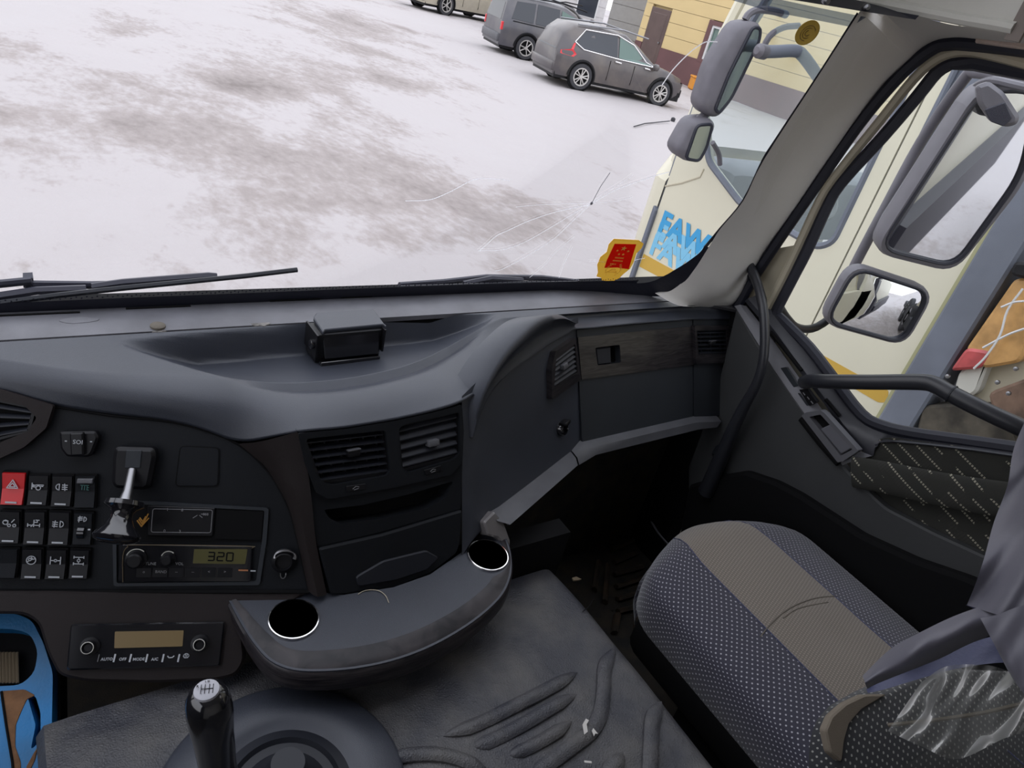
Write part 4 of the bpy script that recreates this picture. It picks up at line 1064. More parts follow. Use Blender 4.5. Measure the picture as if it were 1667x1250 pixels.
# trim strip between the switch panel and the centre stack
Lp = [FD.P(u, v, .005) for u, v in ((388, 722), (412, 742), (435, 764), (465, 815), (480, 860), (503, 963))]
Rp = [FS.P(u, v, .004) for u, v in ((484, 703), (492, 725), (500, 760), (508, 820), (515, 885), (532, 968))]
b_ = B(); rows = []
for p, q in zip(densify(Lp, 3), densify(Rp, 3)):
    m_ = p.lerp(q, .5) + V((-.1, -.25, .1)) * .04
    rows.append([p + V((0, .02, 0)), p, p.lerp(m_, .5) + V((0, -.002, 0)), m_, q.lerp(m_, .5), q, q + V((0, .02, 0))])
gridm(b_, rows); build('column_trim', b_, strip_m, dash, smooth=True)
# panel between stack and glovebox, with its lower reach down to the ledge
b_ = B()
o = [FS.P(749, 657, .003), FR.P(800, 627, 0), FR.P(845, 594, 0), FR.P(890, 562, 0), FR.P(938, 534, 0), FR.P(943, 640, 0), FR.P(948, 722, 0), FR.P(931, 737, 0)]
lowr = [FR.P(u, v, 0) for u, v in ((931, 738), (870, 785), (815, 828), (795, 850))]
top_r = [FS.P(752, 645, -.004), FR.P(780, 618), FR.P(800, 605), FR.P(845, 575), FR.P(890, 545), FR.P(941, 515)]
bot_r = [FS.P(752, 905, .0), FR.P(770, 878), FR.P(795, 852), FR.P(830, 815), FR.P(880, 778), FR.P(949, 724)]
A_, C_ = densify(top_r, 5), densify(bot_r, 5)
gridm(b_, [[p.lerp(q, k / 10) for k in range(11)] for i, (p, q) in enumerate(zip(A_, C_))])
build('knee_panel', b_, dash_m, dash, smooth=True)
A_ = densify([FR.P(u, v, h) for u, v, h in ((936, 524, .012), (912, 512, .024), (880, 518, .028), (846, 547, .027), (815, 586, .024), (792, 630, .021), (778, 670, .014), (768, 712, .003))], 5)
C_ = densify([FR.P(u, v, h) for u, v, h in ((939, 535, .006), (925, 543, .006), (900, 556, .007), (866, 580, .006), (832, 605, .006), (802, 636, .005), (784, 672, .004), (772, 712, .001))], 5)
b_ = B(); rows = []
for p, q in zip(A_, C_):
    d = q - p; nn_ = FR.n; w_ = d.length
    rows.append([p - nn_ * .06 - FR.e1 * .02, p - nn_ * .004, p + d * .2 + nn_ * .05 * w_, p + d * .45 - nn_ * .10 * w_, p + d * .7 - nn_ * .12 * w_, p + d * .9 - nn_ * .02 * w_, q, q - nn_ * .012])
gridm(b_, rows); build('side_flange', b_, dash_m, dash, smooth=80)
# swoosh rim over it
b_ = B(); tube(b_, densify([FR.P(u, v, .001) for u, v in ((767, 700), (771, 670), (782, 645), (800, 624), (845, 591), (890, 560), (935, 534))], 5), [.0006 + .003 * min(1, i / 8) for i in range(31)], 8); build('pad_rim', b_, dash_m, dash, smooth=True)
# glovebox
b_ = B(); plate(b_, FG, pxs(FG, [(939, 537), (1127, 520), (1128, 678), (948, 722)], 0, .003), [pxs(FG, [(969, 566), (1009, 561), (1011, 590), (973, 595)], 0, .004)], -.02, 0); gd = build('glovebox_door', b_, glove_m, dash)
b_ = B(); hole = pxs(FG, [(969, 566), (1009, 561), (1011, 590), (973, 595)], .003, .004); plate(b_, FG, pxs(FG, [(941, 549), (1127, 531), (1129, 594), (947, 618)], .003, .002), [hole], 0, .003); build('wood_strip', b_, wood_m, gd)
b_ = B(); plate(b_, FG, pxs(FG, [(966, 563), (1014, 558), (1015, 594), (970, 599)], 0), (), -.05, -.018); build('latch_well', b_, matte_m, gd)
b_ = B(); plate(b_, FG, pxs(FG, [(971, 567), (996, 564), (997, 592), (974, 595)], 0, .003), (), -.018, -.002, .003); build('latch', b_, rubber_m, gd)
b_ = B(); plate(b_, FG, pxs(FG, [(1129, 520), (1192, 519), (1196, 560), (1196, 640), (1185, 676), (1130, 678)], 0, .003), (), -.02, 0); ep = build('end_panel', b_, glove_m, dash)
b_ = B(); plate(b_, FG, pxs(FG, [(920, 545), (1200, 515), (1200, 690), (925, 735)]), (), -.05, -.024); build('glovebox_carrier', b_, matte_m, dash)
b_ = B(); tube(b_, [FG.P(u, v, .002) for u, v in ((1205, 600), (1206, 640), (1196, 690), (1170, 745))], .02, 8); build('end_skirt', b_, glove_m, dash, smooth=True)
# grab ledge under the glovebox
ltop = [FG.P(1169, 679, .004), FG.P(1127, 680, .004), FG.P(1040, 700, .004), FG.P(950, 721, .004), FR.P(931, 737, .004), FR.P(870, 785, .004), FR.P(815, 827, .004), FR.P(800, 838, .006)]
lbot_px = [(1167, 697), (1139, 700), (1050, 722), (970, 742), (940, 759), (905, 790), (862, 828), (830, 856)]
lt, lb = ltop, [at(u, v, y=p.y - .022) for (u, v), p in zip(lbot_px, ltop)]
def strip(pa, pb, m, name):
    b_ = B(); rows = [[p + V((0, .03, 0)), p, p.lerp(q, .15) + V((0, -.012, .0)), q + V((0, .0, .003)), q + V((0, .006, -.004)), q + V((0, .05, -.01))] for p, q in zip(pa, pb)]
    gridm(b_, rows); return build(name, b_, m, dash, smooth=50)
strip(lt[:4] + [lt[4] + V((.004, 0, 0))], lb[:4] + [lb[4] + V((.004, 0, 0))], ledge_m, 'grab_ledge'); strip(lt[4:], lb[4:], ledge_m, 'grab_ledge')
b_ = B(); fp = [FR.P(u, v, .01) for u, v in ((806, 833), (790, 852))]
tr_px = [(806, 832), (788, 850), (795, 872), (812, 876), (828, 905), (832, 880), (822, 852)]
vs = [b_.verts.new(at(u, v, y=.70 - i * .002)) for i, (u, v) in enumerate(tr_px)]
F0 = Frame(at(808, 860, y=.71), (1, .3, 0), (.0, .5, .8)); b_.free(); b_ = B(); plate(b_, F0, pxs(F0, tr_px, 0, .004), (), -.02, 0, .003); build('ledge_tip', b_, mat('tip_gloss', (.16, .15, .15), .25, coat=.4), dash)
# dark cavity below the ledge
b_ = B(); plate(b_, Frame((1.1, 1.02, -1.1), (1, 0, 0), (0, 0, 1)), [(-.5, -.35), (.42, -.35), (.42, .27), (-.5, .27)], (), -.02, 0); build('footwell_board', b_, grnd_d, dash)
# ---- centre stack
bez = pxs(FS, [(483, 704), (560, 697), (640, 684), (700, 671), (749, 658), (752, 700), (750, 749), (733, 771), (640, 792), (531, 811), (512, 800), (495, 755)], 0, .004)
h1 = pxs(FS, [(495, 713), (625, 699), (633, 765), (627, 773), (540, 788), (526, 785), (513, 770)], 0, .006)
h2 = pxs(FS, [(646, 697), (655, 690), (745, 670), (746, 738), (735, 747), (662, 768), (650, 757)], 0, .006)
b_ = B(); plate(b_, FS, bez, [h1, h2], -.004, .006); build('vent_bezel', b_, panel_m, dash)
pk = pxs(FS, [(527, 830), (590, 822), (660, 806), (738, 783), (727, 809), (695, 828), (620, 845), (553, 853), (537, 844)], 0, .004)
body = pxs(FS, [(484, 705), (560, 698), (640, 685), (749, 658), (753, 750), (750, 828), (620, 866), (517, 890), (510, 850), (498, 770)], 0, .002)
b_ = B(); plate(b_, FS, body, [pk, h1, h2], -.03, 0.0); build('stack_face', b_, panel_m, dash)
b_ = B(); plate(b_, FS, pxs(FS, [(484, 703), (752, 658), (752, 960), (530, 975)]), (), -.06, -.032); build('stack_carrier', b_, matte_m, dash)
b_ = B(); dr = pxs(FS, [(517, 891), (620, 868), (750, 829), (747, 882), (741, 899), (700, 932), (640, 955), (560, 966), (537, 966)], 0, .004); plate(b_, FS, dr, (), -.03, .006, .003); dw = build('stack_drawer', b_, panel_m, dash)
b_ = B(); plate(b_, FS, pxs(FS, [(575, 936), (620, 910), (690, 893), (711, 905), (692, 925), (640, 942), (580, 952)], 0, .006), (), .006, .009, .002); build('drawer_grip', b_, rubber_m, dw)
b_ = B(); plate(b_, FS, pxs(FS, [(560, 700), (570, 700), (575, 792), (565, 794)], .002), (), .0, .0001); b_.free()
def tinybadge(px, F, name='vent_tag'):
    b_ = B(); plate(b_, F, pxs(F, px, .006, .001), (), .005, .008, .0005); build(name, b_, black_m, dash)
    xs_ = [p[0] for p in px]; ys_ = [p[1] for p in px]; c = F.px(sum(xs_) / 4, sum(ys_) / 4, .008)
    b_ = B(); strokes(b_, F, c, [[(-.005, -.001), (0, .002), (.005, 0)], [(-.003, -.003), (.004, -.002)]], .0008, .0088); build('tag_mark', b_, dim_m, dash)
tinybadge([(563, 791), (595, 787), (595, 796), (564, 800)], FS); tinybadge([(690, 765), (718, 757), (719, 766), (692, 773)], FS)
tinybadge([(908, 620), (930, 606), (931, 615), (910, 630)], FR); tinybadge([(1155, 582), (1172, 580), (1172, 589), (1156, 591)], FG)
# ---- air vents (each lifts out)
def vent(label, F, quad, n, nv, knob, kstyle=0, group='air vents of the dashboard', tilt=.35, d0=0.0, D=.030):
    F = Frame(F.O + F.n * d0, F.e1, F.e2); d0 = 0.0
    q = [F.px(u, v, 0) for u, v in quad]            # TL TR BR BL
    c = [sum(p[k] for p in q) / 4 for k in (0, 1)]
    t = thing('air_vent', label, 'vent', F.w(c, -.02), group)
    def L2(s, r): # s across 0..1, r down 0..1
        a = V(q[0]).lerp(V(q[1]), s); b = V(q[3]).lerp(V(q[2]), s); return tuple(a.lerp(b, r))
    b_ = B(); o = roundpoly([L2(-.03, -.05), L2(1.03, -.05), L2(1.03, 1.05), L2(-.03, 1.05)], .006); i = roundpoly([L2(.02, .03), L2(.98, .03), L2(.98, .97), L2(.02, .97)], .005)
    plate(b_, F, o, [i], .004 - D, -.001 + d0); build('frame', b_, black_m, t)
    b_ = B(); plate(b_, F, [L2(0, 0), L2(1, 0), L2(1, 1), L2(0, 1)], (), -D, .003 - D); build('duct_back', b_, matte_m, t)
    for k in range(nv):
        s = (k + .5) / nv; b_ = B(); a, b2 = L2(s, .03), L2(s, .97)
        for p_ in (1,): 
            v0, v1, v2, v3 = F.w(a, -.4 * D), F.w(b2, -.4 * D), F.w(b2, .004 - D), F.w(a, .004 - D); ex = F.e1 * .0012
            vv = [b_.verts.new(p + sg * ex) for sg in (-1, 1) for p in (v0, v1, v2, v3)]
            for f in ((0, 1, 2, 3), (4, 5, 6, 7), (0, 1, 5, 4), (1, 2, 6, 5), (2, 3, 7, 6), (3, 0, 4, 7)): b_.faces.new([vv[j] for j in f])
        build('upright_vane', b_, rubber_m, t)
    for k in range(n):
        r = (k + .6) / n; a, b2 = L2(.015, r), L2(.985, r); b_ = B()
        dn = F.e2 * -1
        p0, p1 = F.w(a, .0 + d0), F.w(b2, .0 + d0); sd_ = min(.012, .5 * D); k0, k1 = F.w(a, -sd_) + F.e2 * tilt * sd_, F.w(b2, -sd_) + F.e2 * tilt * sd_
        vv = [b_.verts.new(p) for p in (p0, p1, k1, k0, p0 + dn * .0018, p1 + dn * .0018, k1 + dn * .0018, k0 + dn * .0018)]
        for f in ((0, 1, 2, 3), (4, 5, 6, 7), (0, 1, 5, 4), (1, 2, 6, 5), (2, 3, 7, 6), (3, 0, 4, 7)): b_.faces.new([vv[j] for j in f])
        build('slat', b_, rubber_m, t)
    b_ = B(); kc = F.px(*knob, .004); w = .010; M4 = Matrix((( *F.e1, 0), (*F.e2, 0), (*F.n, 0), (0, 0, 0, 1))).transposed(); M4.translation = F.w(kc, .0)
    rbox(b_, (-w, -.0055, -.008), (w, .0055, .007), .002, M4); build('thumb_tab', b_, ledge_m if kstyle else black_m, t, smooth=True)
    if not kstyle:
        b_ = B(); rbox(b_, (-w, .004, .0), (w, .0062, .009), .0006, M4); build('tab_edge', b_, ledge_m, t)
    return t
vent('left of the two centre vents with level slats above the stack pocket', FS, [(495, 713), (625, 699), (634, 770), (522, 786)], 6, 6, (576, 737))
vent('right of the two centre vents with tilted slats and a grey thumb tab', FS, [(647, 694), (745, 670), (746, 741), (655, 765)], 5, 0, (706, 721), 1, tilt=1.1)
vent('narrow slanted vent left of the wood trimmed glovebox', FR, [(905, 584), (936, 560), (940, 606), (902, 631)], 6, 0, (920, 596), 1, tilt=1.2, d0=.012, D=.012)
vent('small square vent at the door end of the dashboard', FG, [(1134, 538), (1182, 537), (1184, 576), (1137, 577)], 6, 3, (1160, 558), tilt=.5, d0=.012, D=.012)
vent('cut-off vent at the left edge above the hazard switch', FD, [(-60, 640), (55, 665), (45, 702), (-70, 730)], 4, 0, (-30, 690), 1, tilt=.6, d0=.012, D=.012)
b_ = B(); plate(b_, FR, pxs(FR, [(904, 572), (937, 549), (946, 618), (899, 651), (898, 600)], .012, .005), [pxs(FR, [(905, 584), (936, 560), (940, 606), (902, 631)], .012, .004)], .0, .0125); build('vent_surround', b_, wood_m, dash)
b_ = B(); plate(b_, FG, pxs(FG, [(1131, 530), (1187, 530), (1189, 590), (1133, 592)], .012, .004), [pxs(FG, [(1134, 538), (1182, 537), (1184, 576), (1137, 577)], .012, .002)], .0, .0125); build('vent_surround', b_, wood_m, dash)
b_ = B(); plate(b_, FD, pxs(FD, [(-120, 615), (0, 634), (87, 660), (75, 697), (39, 728), (0, 746), (-120, 790)], .012, .003), [pxs(FD, [(-60, 640), (40, 660), (60, 680), (45, 702), (-5, 722), (-70, 735)], .012, .003)], .0, .0125); build('vent_surround', b_, strip_m, dash)
# power socket with a cap
c = FR.P(912, 697, .0); t = thing('power_socket', 'black round socket with a cap on the panel left of the glovebox', 'socket', c)
b_ = B(); lathe(b_, c, FR.n, [(.016, -.01), (.016, .008), (.013, .012), (.011, .004)], 20); build('collar', b_, gloss_m, t, smooth=True)
b_ = B(); M4 = Matrix(((*FR.e1, 0), (*FR.e2, 0), (*FR.n, 0), (0, 0, 0, 1))).transposed(); M4.translation = c
rbox(b_, (-.012, .009, .004), (.012, .018, .022), .003, M4); build('cap', b_, black_m, t, smooth=True)
b_ = B(); strokes(b_, FR, FR.px(914, 699, .013), [[(-.004, .002), (-.002, -.002)], [(.001, .002), (.004, -.001)]], .001, .0135); build('mark', b_, dim_m, t)

# ================================================================== DRIVER'S SWITCH PANEL
b_ = B(); pp = [(-260, 590), (0, 634), (87, 661), (180, 676), (270, 685), (330, 699), (388, 723), (435, 765), (465, 815), (480, 860), (503, 962), (0, 962), (-260, 962)]
pan = plate(b_, FD, pxs(FD, smooth2(pp[:11], 3) + pp[11:]), (), -.02, 0.0, 0); build('switch_panel', b_, panel_m, dash)
b_ = B(); tube(b_, [FD.P(u, v, .001) for u, v in smooth2([(87, 661), (180, 676), (270, 685), (330, 699), (388, 723), (435, 765), (465, 815), (480, 860), (503, 962)], 3)], .0022, 6); build('panel_gap', b_, matte_m, dash)
b_ = B(); sq = pxs(FD, [(294, 726), (357, 729), (355, 791), (286, 791)], 0, .006); plate(b_, FD, sq, (), -.001, .002, .001); build('blank_cover', b_, panel_m, dash)
b_ = B(); tube(b_, [FD.w(p, .0008) for p in sq], .0012, 5, closed=True); build('cover_gap', b_, matte_m, dash)
# three position knob at the top
t = thing('rotary_knob', 'small black winged knob near the top of the switch panel', 'knob', FD.P(131, 720, 0))
b_ = B(); plate(b_, FD, pxs(FD, [(99, 702), (157, 701), (163, 711), (153, 737), (146, 743), (111, 742), (101, 729)], .008, .003), (), 0, .016, .003); build('knob_base', b_, black_m, t)
b_ = B(); plate(b_, FD, pxs(FD, [(116, 704), (138, 703), (139, 740), (118, 741)], .016, .002), (), .016, .024, .002); build('knob_grip', b_, black_m, t)
b_ = B(); text(b_, 'IOS', FD, FD.px(127, 719, .024), .008, .0245, rot=math.pi); strokes(b_, FD, FD.px(107, 718, .017), [[(-.0008, 0), (.0008, 0)]], .0015, .0165); strokes(b_, FD, FD.px(148, 719, .017), [[(-.0008, 0), (.0008, 0)]], .0015, .0165); build('knob_print', b_, white_m, t)
# rocker switches
IC = {}
IC['hazard'] = [[(-.0065, -.005), (0, .006), (.0065, -.005), (-.0065, -.005)], [(-.0035, -.0032), (0, .002), (.0035, -.0032), (-.0035, -.0032)]]
IC['horn'] = [[(-.0065, .004), (-.0065, -.004)], [(-.0065, .0), (-.001, .0018), (.007, .0018)], [(-.0065, -.001), (-.001, -.001)], circ(.0028, 10, cx=.001, cy=-.0022), [(.004, 0.0), (.0065, .0)], [(-.0065, .002), (-.003, .001)]]
IC['rearfog'] = [circ(.004, 8, 90, 270, -.0025, 0), [(-.0025, .004), (-.0025, -.004)], [(.001, .0028), (.007, .0028)], [(.001, 0), (.007, 0)], [(.001, -.0028), (.007, -.0028)], [(.0035, .0045), (.0045, -.0045)]]
IC['work'] = [[(-.005, .003), (.005, .003)], [(-.003, .003), (-.003, -.003)], [(0, .003), (0, -.003)], [(.003, .003), (.003, -.003)], [(.003, -.003), (.005, -.003)], [(.003, 0), (.005, 0)]]
IC['tip'] = [circ(.003, 8, 0, 360, -.004, .001), circ(.0018, 8, 0, 360, .0005, -.003), circ(.0018, 8, 0, 360, .0065, -.003), [(-.004, -.002), (.002, -.0015)], [(.003, .001), (.006, .005)], [(-.006, .003), (-.001, .003)]]
IC['axle'] = [[(-.007, -.002), (.007, -.002)], [(-.007, .0), (-.007, -.004)], [(.007, 0), (.007, -.004)], [(0, -.004), (0, .005)], [(0, .002), (.004, .002), (.004, .005)], [(-.003, -.004), (-.001, -.001)], [(.002, .005), (.006, .005)]]
IC['fog'] = [circ(.004, 8, -90, 90, .002, 0), [(.002, .004), (.002, -.004)], [(-.007, .0028), (-.001, .0022)], [(-.007, .0), (-.001, -.0006)], [(-.007, -.0028), (-.001, -.0034)], [(-.004, .0045), (-.005, -.0045)]]
IC['level'] = [circ(.003, 8, -90, 90, .002, 0), [(.002, .003), (.002, -.003)], [(-.005, .002), (0, .003)], [(-.005, .0), (0, .001)], [(-.005, -.002), (0, -.001)], [(-.003, .004), (-.004, -.004)]]
IC['gauge'] = [circ(.0055, 16), circ(.0018, 6, 0, 360, -.0015, .001), [(-.004, -.002), (.001, .001), (.004, .002)], [(0, .004), (.002, .001)]]
IC['diff'] = [[(-.006, .005), (-.006, -.005)], [(.006, .005), (.006, -.005)], [(-.006, 0), (-.0015, 0)], [(.0015, 0), (.006, 0)], circ(.0016, 8)]
IC['twin'] = [[(-.006, .0045), (.006, .0045)], [(-.006, -.0045), (.006, -.0045)], circ(.0018, 8), [(0, .0045), (0, .0018)], [(0, -.0045), (0, -.0018)], [(-.006, .006), (-.006, .003)], [(.006, .006), (.006, .003)], [(-.006, -.006), (-.006, -.003)], [(.006, -.006), (.006, -.003)]]
def switch(label, quad, icon, m=None, bar=True, icm=None, ic=None):
    m = m or black_m
    qx = [p[0] for p in quad]; qy = [p[1] for p in quad]
    t = thing('rocker_switch', label, 'switch', FD.P(sum(qx) / 4, sum(qy) / 4, 0), 'rocker switches of the driver panel')
    q = [V(FD.px(u, v, .008)) for u, v in quad]
    def L2(s, r): return tuple(q[0].lerp(q[1], s).lerp(q[3].lerp(q[2], s), r))
    b_ = B(); plate(b_, FD, roundpoly([L2(-.01, -.01), L2(1.01, -.01), L2(1.01, 1.01), L2(-.01, 1.01)], .0015), (), 0, .006); build('housing', b_, matte_m, t)
    b_ = B()   # rocker: two tilted halves
    e = .04; hs = [(.0, .011), (.5, .0075), (1.0, .0105)]
    rows = []
    for r, h in [(.03, .004), (.045, .0105), (.5, .0078), (.95, .0112), (.965, .004)]:
        rows.append([FD.w(L2(.04, r), h - .005), FD.w(L2(.05, r), h), FD.w(L2(.95, r), h), FD.w(L2(.96, r), h - .005)])
    gridm(b_, rows); build('rocker', b_, m, t)
    if icon:
        b_ = B(); strokes(b_, FD, ic or L2(.5, .36), IC[icon], .0011, .0115); build('symbol', b_, icm or white_m, t)
    if bar:
        c = L2(.5, .88); b_ = B(); strokes(b_, FD, c, [[(-.006, 0), (.006, 0)]], .0022, .0122); build('marker_bar', b_, white_m, t)
    return t
switch('red hazard light switch with a white triangle', [(3, 767), (44, 768), (38, 824), (0, 823)], 'hazard', red_m)
switch('black switch with a horn symbol right of the red switch', [(47, 772), (81, 772), (77, 824), (43, 824)], 'horn')
switch('black switch with a rear fog lamp symbol in the top row', [(85, 773), (120, 773), (116, 826), (82, 826)], 'rearfog')
s_ = switch('switch with a dim green symbol at the right end of the top row', [(122, 773), (157, 773), (155, 828), (120, 828)], 'work', panel_m, False, mat('dim_green', (.02, .09, .08), .6))
b_ = B(); plate(b_, FD, pxs(FD, [(126, 779), (152, 779), (151, 787), (125, 787)], .012, .001), (), .009, .014, .001); build('rocker_lip', b_, ledge_m, s_)
switch('black switch with a tipper and slash symbol under the red switch', [(0, 830), (34, 831), (32, 886), (-4, 886)], 'tip')
switch('black switch with an axle symbol in the middle row', [(40, 831), (75, 831), (72, 888), (37, 888)], 'axle')
switch('black switch with a front fog lamp symbol in the middle row', [(80, 831), (115, 832), (112, 889), (77, 889)], 'fog')
s_ = switch('lamp levelling switch with a small thumbwheel at the end of the middle row', [(120, 833), (152, 834), (149, 888), (117, 888)], 'level', panel_m, False, ic=FD.px(134, 845, .011))
b_ = B(); c = FD.P(133, 866, .006); lathe(b_, c - FD.e1 * .004, FD.e1, [(.009, 0), (.009, .008)], 16); build('thumbwheel', b_, gloss_m, s_, smooth=True)
b_ = B(); strokes(b_, FD, FD.px(145, 862, .012), [[(-.0008, 0), (.0008, 0)]], .002, .0122); build('dot', b_, white_m, s_)
switch('blank switch cover at the left end of the bottom row', [(-8, 892), (31, 892), (26, 942), (-12, 942)], None, panel_m, False)
switch('black switch with a round gauge symbol in the bottom row', [(36, 892), (70, 892), (68, 944), (33, 944)], 'gauge')
switch('black switch with a single differential lock symbol in the bottom row', [(76, 893), (110, 893), (106, 944), (72, 944)], 'diff')
switch('black switch with a twin axle lock symbol at the end of the bottom row', [(114, 893), (147, 894), (143, 943), (111, 943)], 'twin')
# hand brake valve
t = thing('brake_lever', 'black hand brake lever with a flared knob on a grey steel stem', 'lever', FD.P(215, 760, 0))
b_ = B(); plate(b_, FD, pxs(FD, [(190, 726), (252, 728), (256, 740), (246, 790), (238, 796), (190, 793), (184, 785), (186, 740)], .012, .006), (), 0, .022, .005); build('housing', b_, black_m, t)
b_ = B(); plate(b_, FD, pxs(FD, [(205, 733), (231, 733), (228, 762), (203, 762)], .024, .001), (), .022, .0235, .0008); build('cover_plate', b_, glove_m, t)
p0 = FD.P(215, 765, .022); p1 = FD.P(208, 800, .045); p2 = FD.P(203, 818, .055); p3 = FD.P(188, 880, .072)
b_ = B(); tube(b_, [p0, p1, p2], [.0052, .006, .0085], 12); build('stem', b_, steel_m, t, smooth=True)
ax = (p3 - p2); Lk = ax.length
b_ = B(); lathe(b_, p2, ax, [(.006, -.004), (.0235, -.002), (.0245, .004), (.016, .009), (.013, .014), (.0135, Lk * .42), (.018, Lk * .62), (.0265, Lk * .80), (.0290, Lk * .88), (.0275, Lk * .96), (.0235, Lk * 1.02), (.017, Lk * 1.065), (.009, Lk * 1.085), (.001, Lk * 1.09)], 32); build('knob', b_, MATS['gloss_black'], t, smooth=True)
# tachograph / radio slot
t = thing('radio_unit', 'black radio with two dials and an olive display reading 320', 'radio', FD.P(305, 920, 0))
b_ = B(); plate(b_, FD, pxs(FD, [(198, 886), (411, 889), (408, 947), (192, 947)], .006, .003), (), -.005, .006, .001); build('fascia', b_, gloss_m, t)
b_ = B(); plate(b_, FD, pxs(FD, [(316, 894), (403, 894), (399, 918), (314, 917)], .007, .001), (), .006, .0072); dsp = build('display', b_, lcd_m, t)
b_ = B(); c = FD.px(359, 906, .0075)
SEG = {'3': 'abgcd', '2': 'abged', '0': 'abcdef'}
def digit(bm, F, c, ch, w, h, th, hh):
    S = {'a': [(-w, h), (w, h)], 'b': [(w, h), (w, 0)], 'c': [(w, 0), (w, -h)], 'd': [(-w, -h), (w, -h)], 'e': [(-w, 0), (-w, -h)], 'f': [(-w, h), (-w, 0)], 'g': [(-w, 0), (w, 0)]}
    for s in SEG[ch]:
        a, b2 = V(S[s][0]), V(S[s][1]); a, b2 = a.lerp(b2, .1), b2.lerp(a, .1); strokes(bm, F, c, [[tuple(a), tuple(b2)]], th, hh)
for k, ch in enumerate('320'): digit(b_, FD, (c[0] + (k - 1) * .0125, c[1]), ch, .0042, .0058, .0018, .0078)
build('digits', b_, matte_m, dsp)
for (u, v, r) in ((222, 909, .0135), (274, 908, .0095)):
    b_ = B(); c = FD.P(u, v, .006); lathe(b_, c, FD.n, [(r, 0), (r, .004), (r * .8, .005), (r * .75, .014), (r * .6, .016), (.001, .016)], 24); dk = build('dial', b_, black_m, t, smooth=True)
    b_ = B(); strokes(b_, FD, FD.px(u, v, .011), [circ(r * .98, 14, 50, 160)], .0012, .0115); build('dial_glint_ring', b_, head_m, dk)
for (u, v, s) in ((234, 931, 'o'), (262, 931, 'BAND'), (287, 931, '--'), (314, 931, '--'), (340, 931, '<'), (366, 931, '>'), (245, 918, 'TUNE'), (292, 918, 'VOL')):
    b_ = B(); text(b_, s, FD, FD.px(u, v, .0075), .0055, .0068); build('legend', b_, dim_m, t)
for i in range(6):
    u = 222 + 26.5 * i; b_ = B(); plate(b_, FD, pxs(FD, [(u, 925), (u + 24, 925), (u + 23, 940), (u - 1, 940)], .008, .001), (), .006, .0068); build('push_button', b_, black_m, t)
b_ = B(); strokes(b_, FD, FD.px(396, 928, .007), [[(-.006, 0), (.006, 0)]], .0022, .0078); build('red_key', b_, mat('dull_orange', (.35, .14, .06), .5), t)
b_ = B(); strokes(b_, FD, FD.px(412, 929, .007), [[(-.003, 0), (.003, 0)]], .0018, .0078); build('white_mark', b_, white_m, t)
b_ = B(); tube(b_, [FD.P(u, v, .007) for u, v in smooth2([(200, 948), (200, 905), (208, 890), (225, 887), (400, 889), (410, 892)], 3)], .0007, 4); build('fascia_edge', b_, brist_m, t)
# double slot frame
b_ = B(); plate(b_, FD, pxs(FD, [(183, 812), (438, 826), (434, 880), (423, 951), (186, 953)], 0, .004), [pxs(FD, [(190, 818), (431, 830), (427, 878), (417, 945), (191, 948)], 0, .003)], -.003, .004); build('slot_frame', b_, glove_m, dash)
b_ = B(); plate(b_, FD, pxs(FD, [(190, 818), (431, 830), (427, 882), (190, 882)], 0), (), -.0, .0015); build('slot_back', b_, matte_m, dash)
t = thing('heater_card', 'black heater control card with a white printed border above the radio', 'control panel', FD.P(296, 848, 0))
b_ = B(); plate(b_, FD, pxs(FD, [(240, 823), (350, 827), (346, 873), (240, 872)], .005, .002), (), .0015, .005, .001); build('card', b_, black_m, t)
b_ = B(); lp = pxs(FD, [(249, 828), (346, 830), (343, 867), (246, 866)], .005, .003); strokes(b_, FD, (0, 0), [lp + [lp[0]]], .0008, .0056)
strokes(b_, FD, FD.px(322, 842, .005), [[(-.006, -.001), (-.001, .003)], [(.002, .003), (.006, 0)], [(.004, .005), (.009, .005)]], .0009, .0056)
text(b_, 'I', FD, FD.px(273, 829, .005), .006, .0062); text(b_, '8', FD, FD.px(297, 830, .005), .006, .0062); text(b_, '0', FD, FD.px(268, 864, .005), .006, .0062); text(b_, '3', FD, FD.px(293, 865, .005), .006, .0062); text(b_, '888', FD, FD.px(335, 837, .005), .005, .0062)
build('printed_border', b_, dim_m, t)
b_ = B(); strokes(b_, FD, FD.px(231, 850, .006), [[(-.006, .002), (0, -.006), (.007, .012)], [(-.004, .004), (0, -.002), (.004, .008)], [(-.003, .006), (.001, .001)], [(.001, -.004), (.008, .006)]], .0016, .0062); tag(build('amber_emblem', b_, amber_m), 'amber zigzag emblem printed left of the heater card', 'emblem')
b_ = B(); plate(b_, FD, pxs(FD, [(353, 829), (429, 832), (425, 879), (350, 877)], .003, .002), (), .0015, .003); build('open_slot', b_, matte_m, dash)
# chrome key switch
c = FD.P(462, 912, 0); t = thing('key_switch', 'worn chrome key switch at the right end of the switch panel', 'switch', c)
b_ = B(); lathe(b_, c, FD.n, [(.017, 0), (.017, .008), (.012, .012), (.011, .006)], 24); build('barrel', b_, black_m, t, smooth=True)
b_ = B(); cc = FD.px(464, 906, .011); tube(b_, [FD.w((cc[0] + .0145 * math.cos(math.radians(a_)), cc[1] + .009 * math.sin(math.radians(a_))), .011) for a_ in range(-20, 201, 12)], [.0012 + .0016 * abs(math.cos(k * .3)) for k in range(19)], 6); build('chrome_arc', b_, steel_m, t, smooth=True)
b_ = B(); cc = FD.px(461, 934, .004); tube(b_, [FD.w((cc[0] + .004 * math.cos(a_ / 2), cc[1] + .007 * math.sin(a_ / 2)), .004) for a_ in range(13)], .0008, 5, closed=True); build('key_slot', b_, steel_m, t)
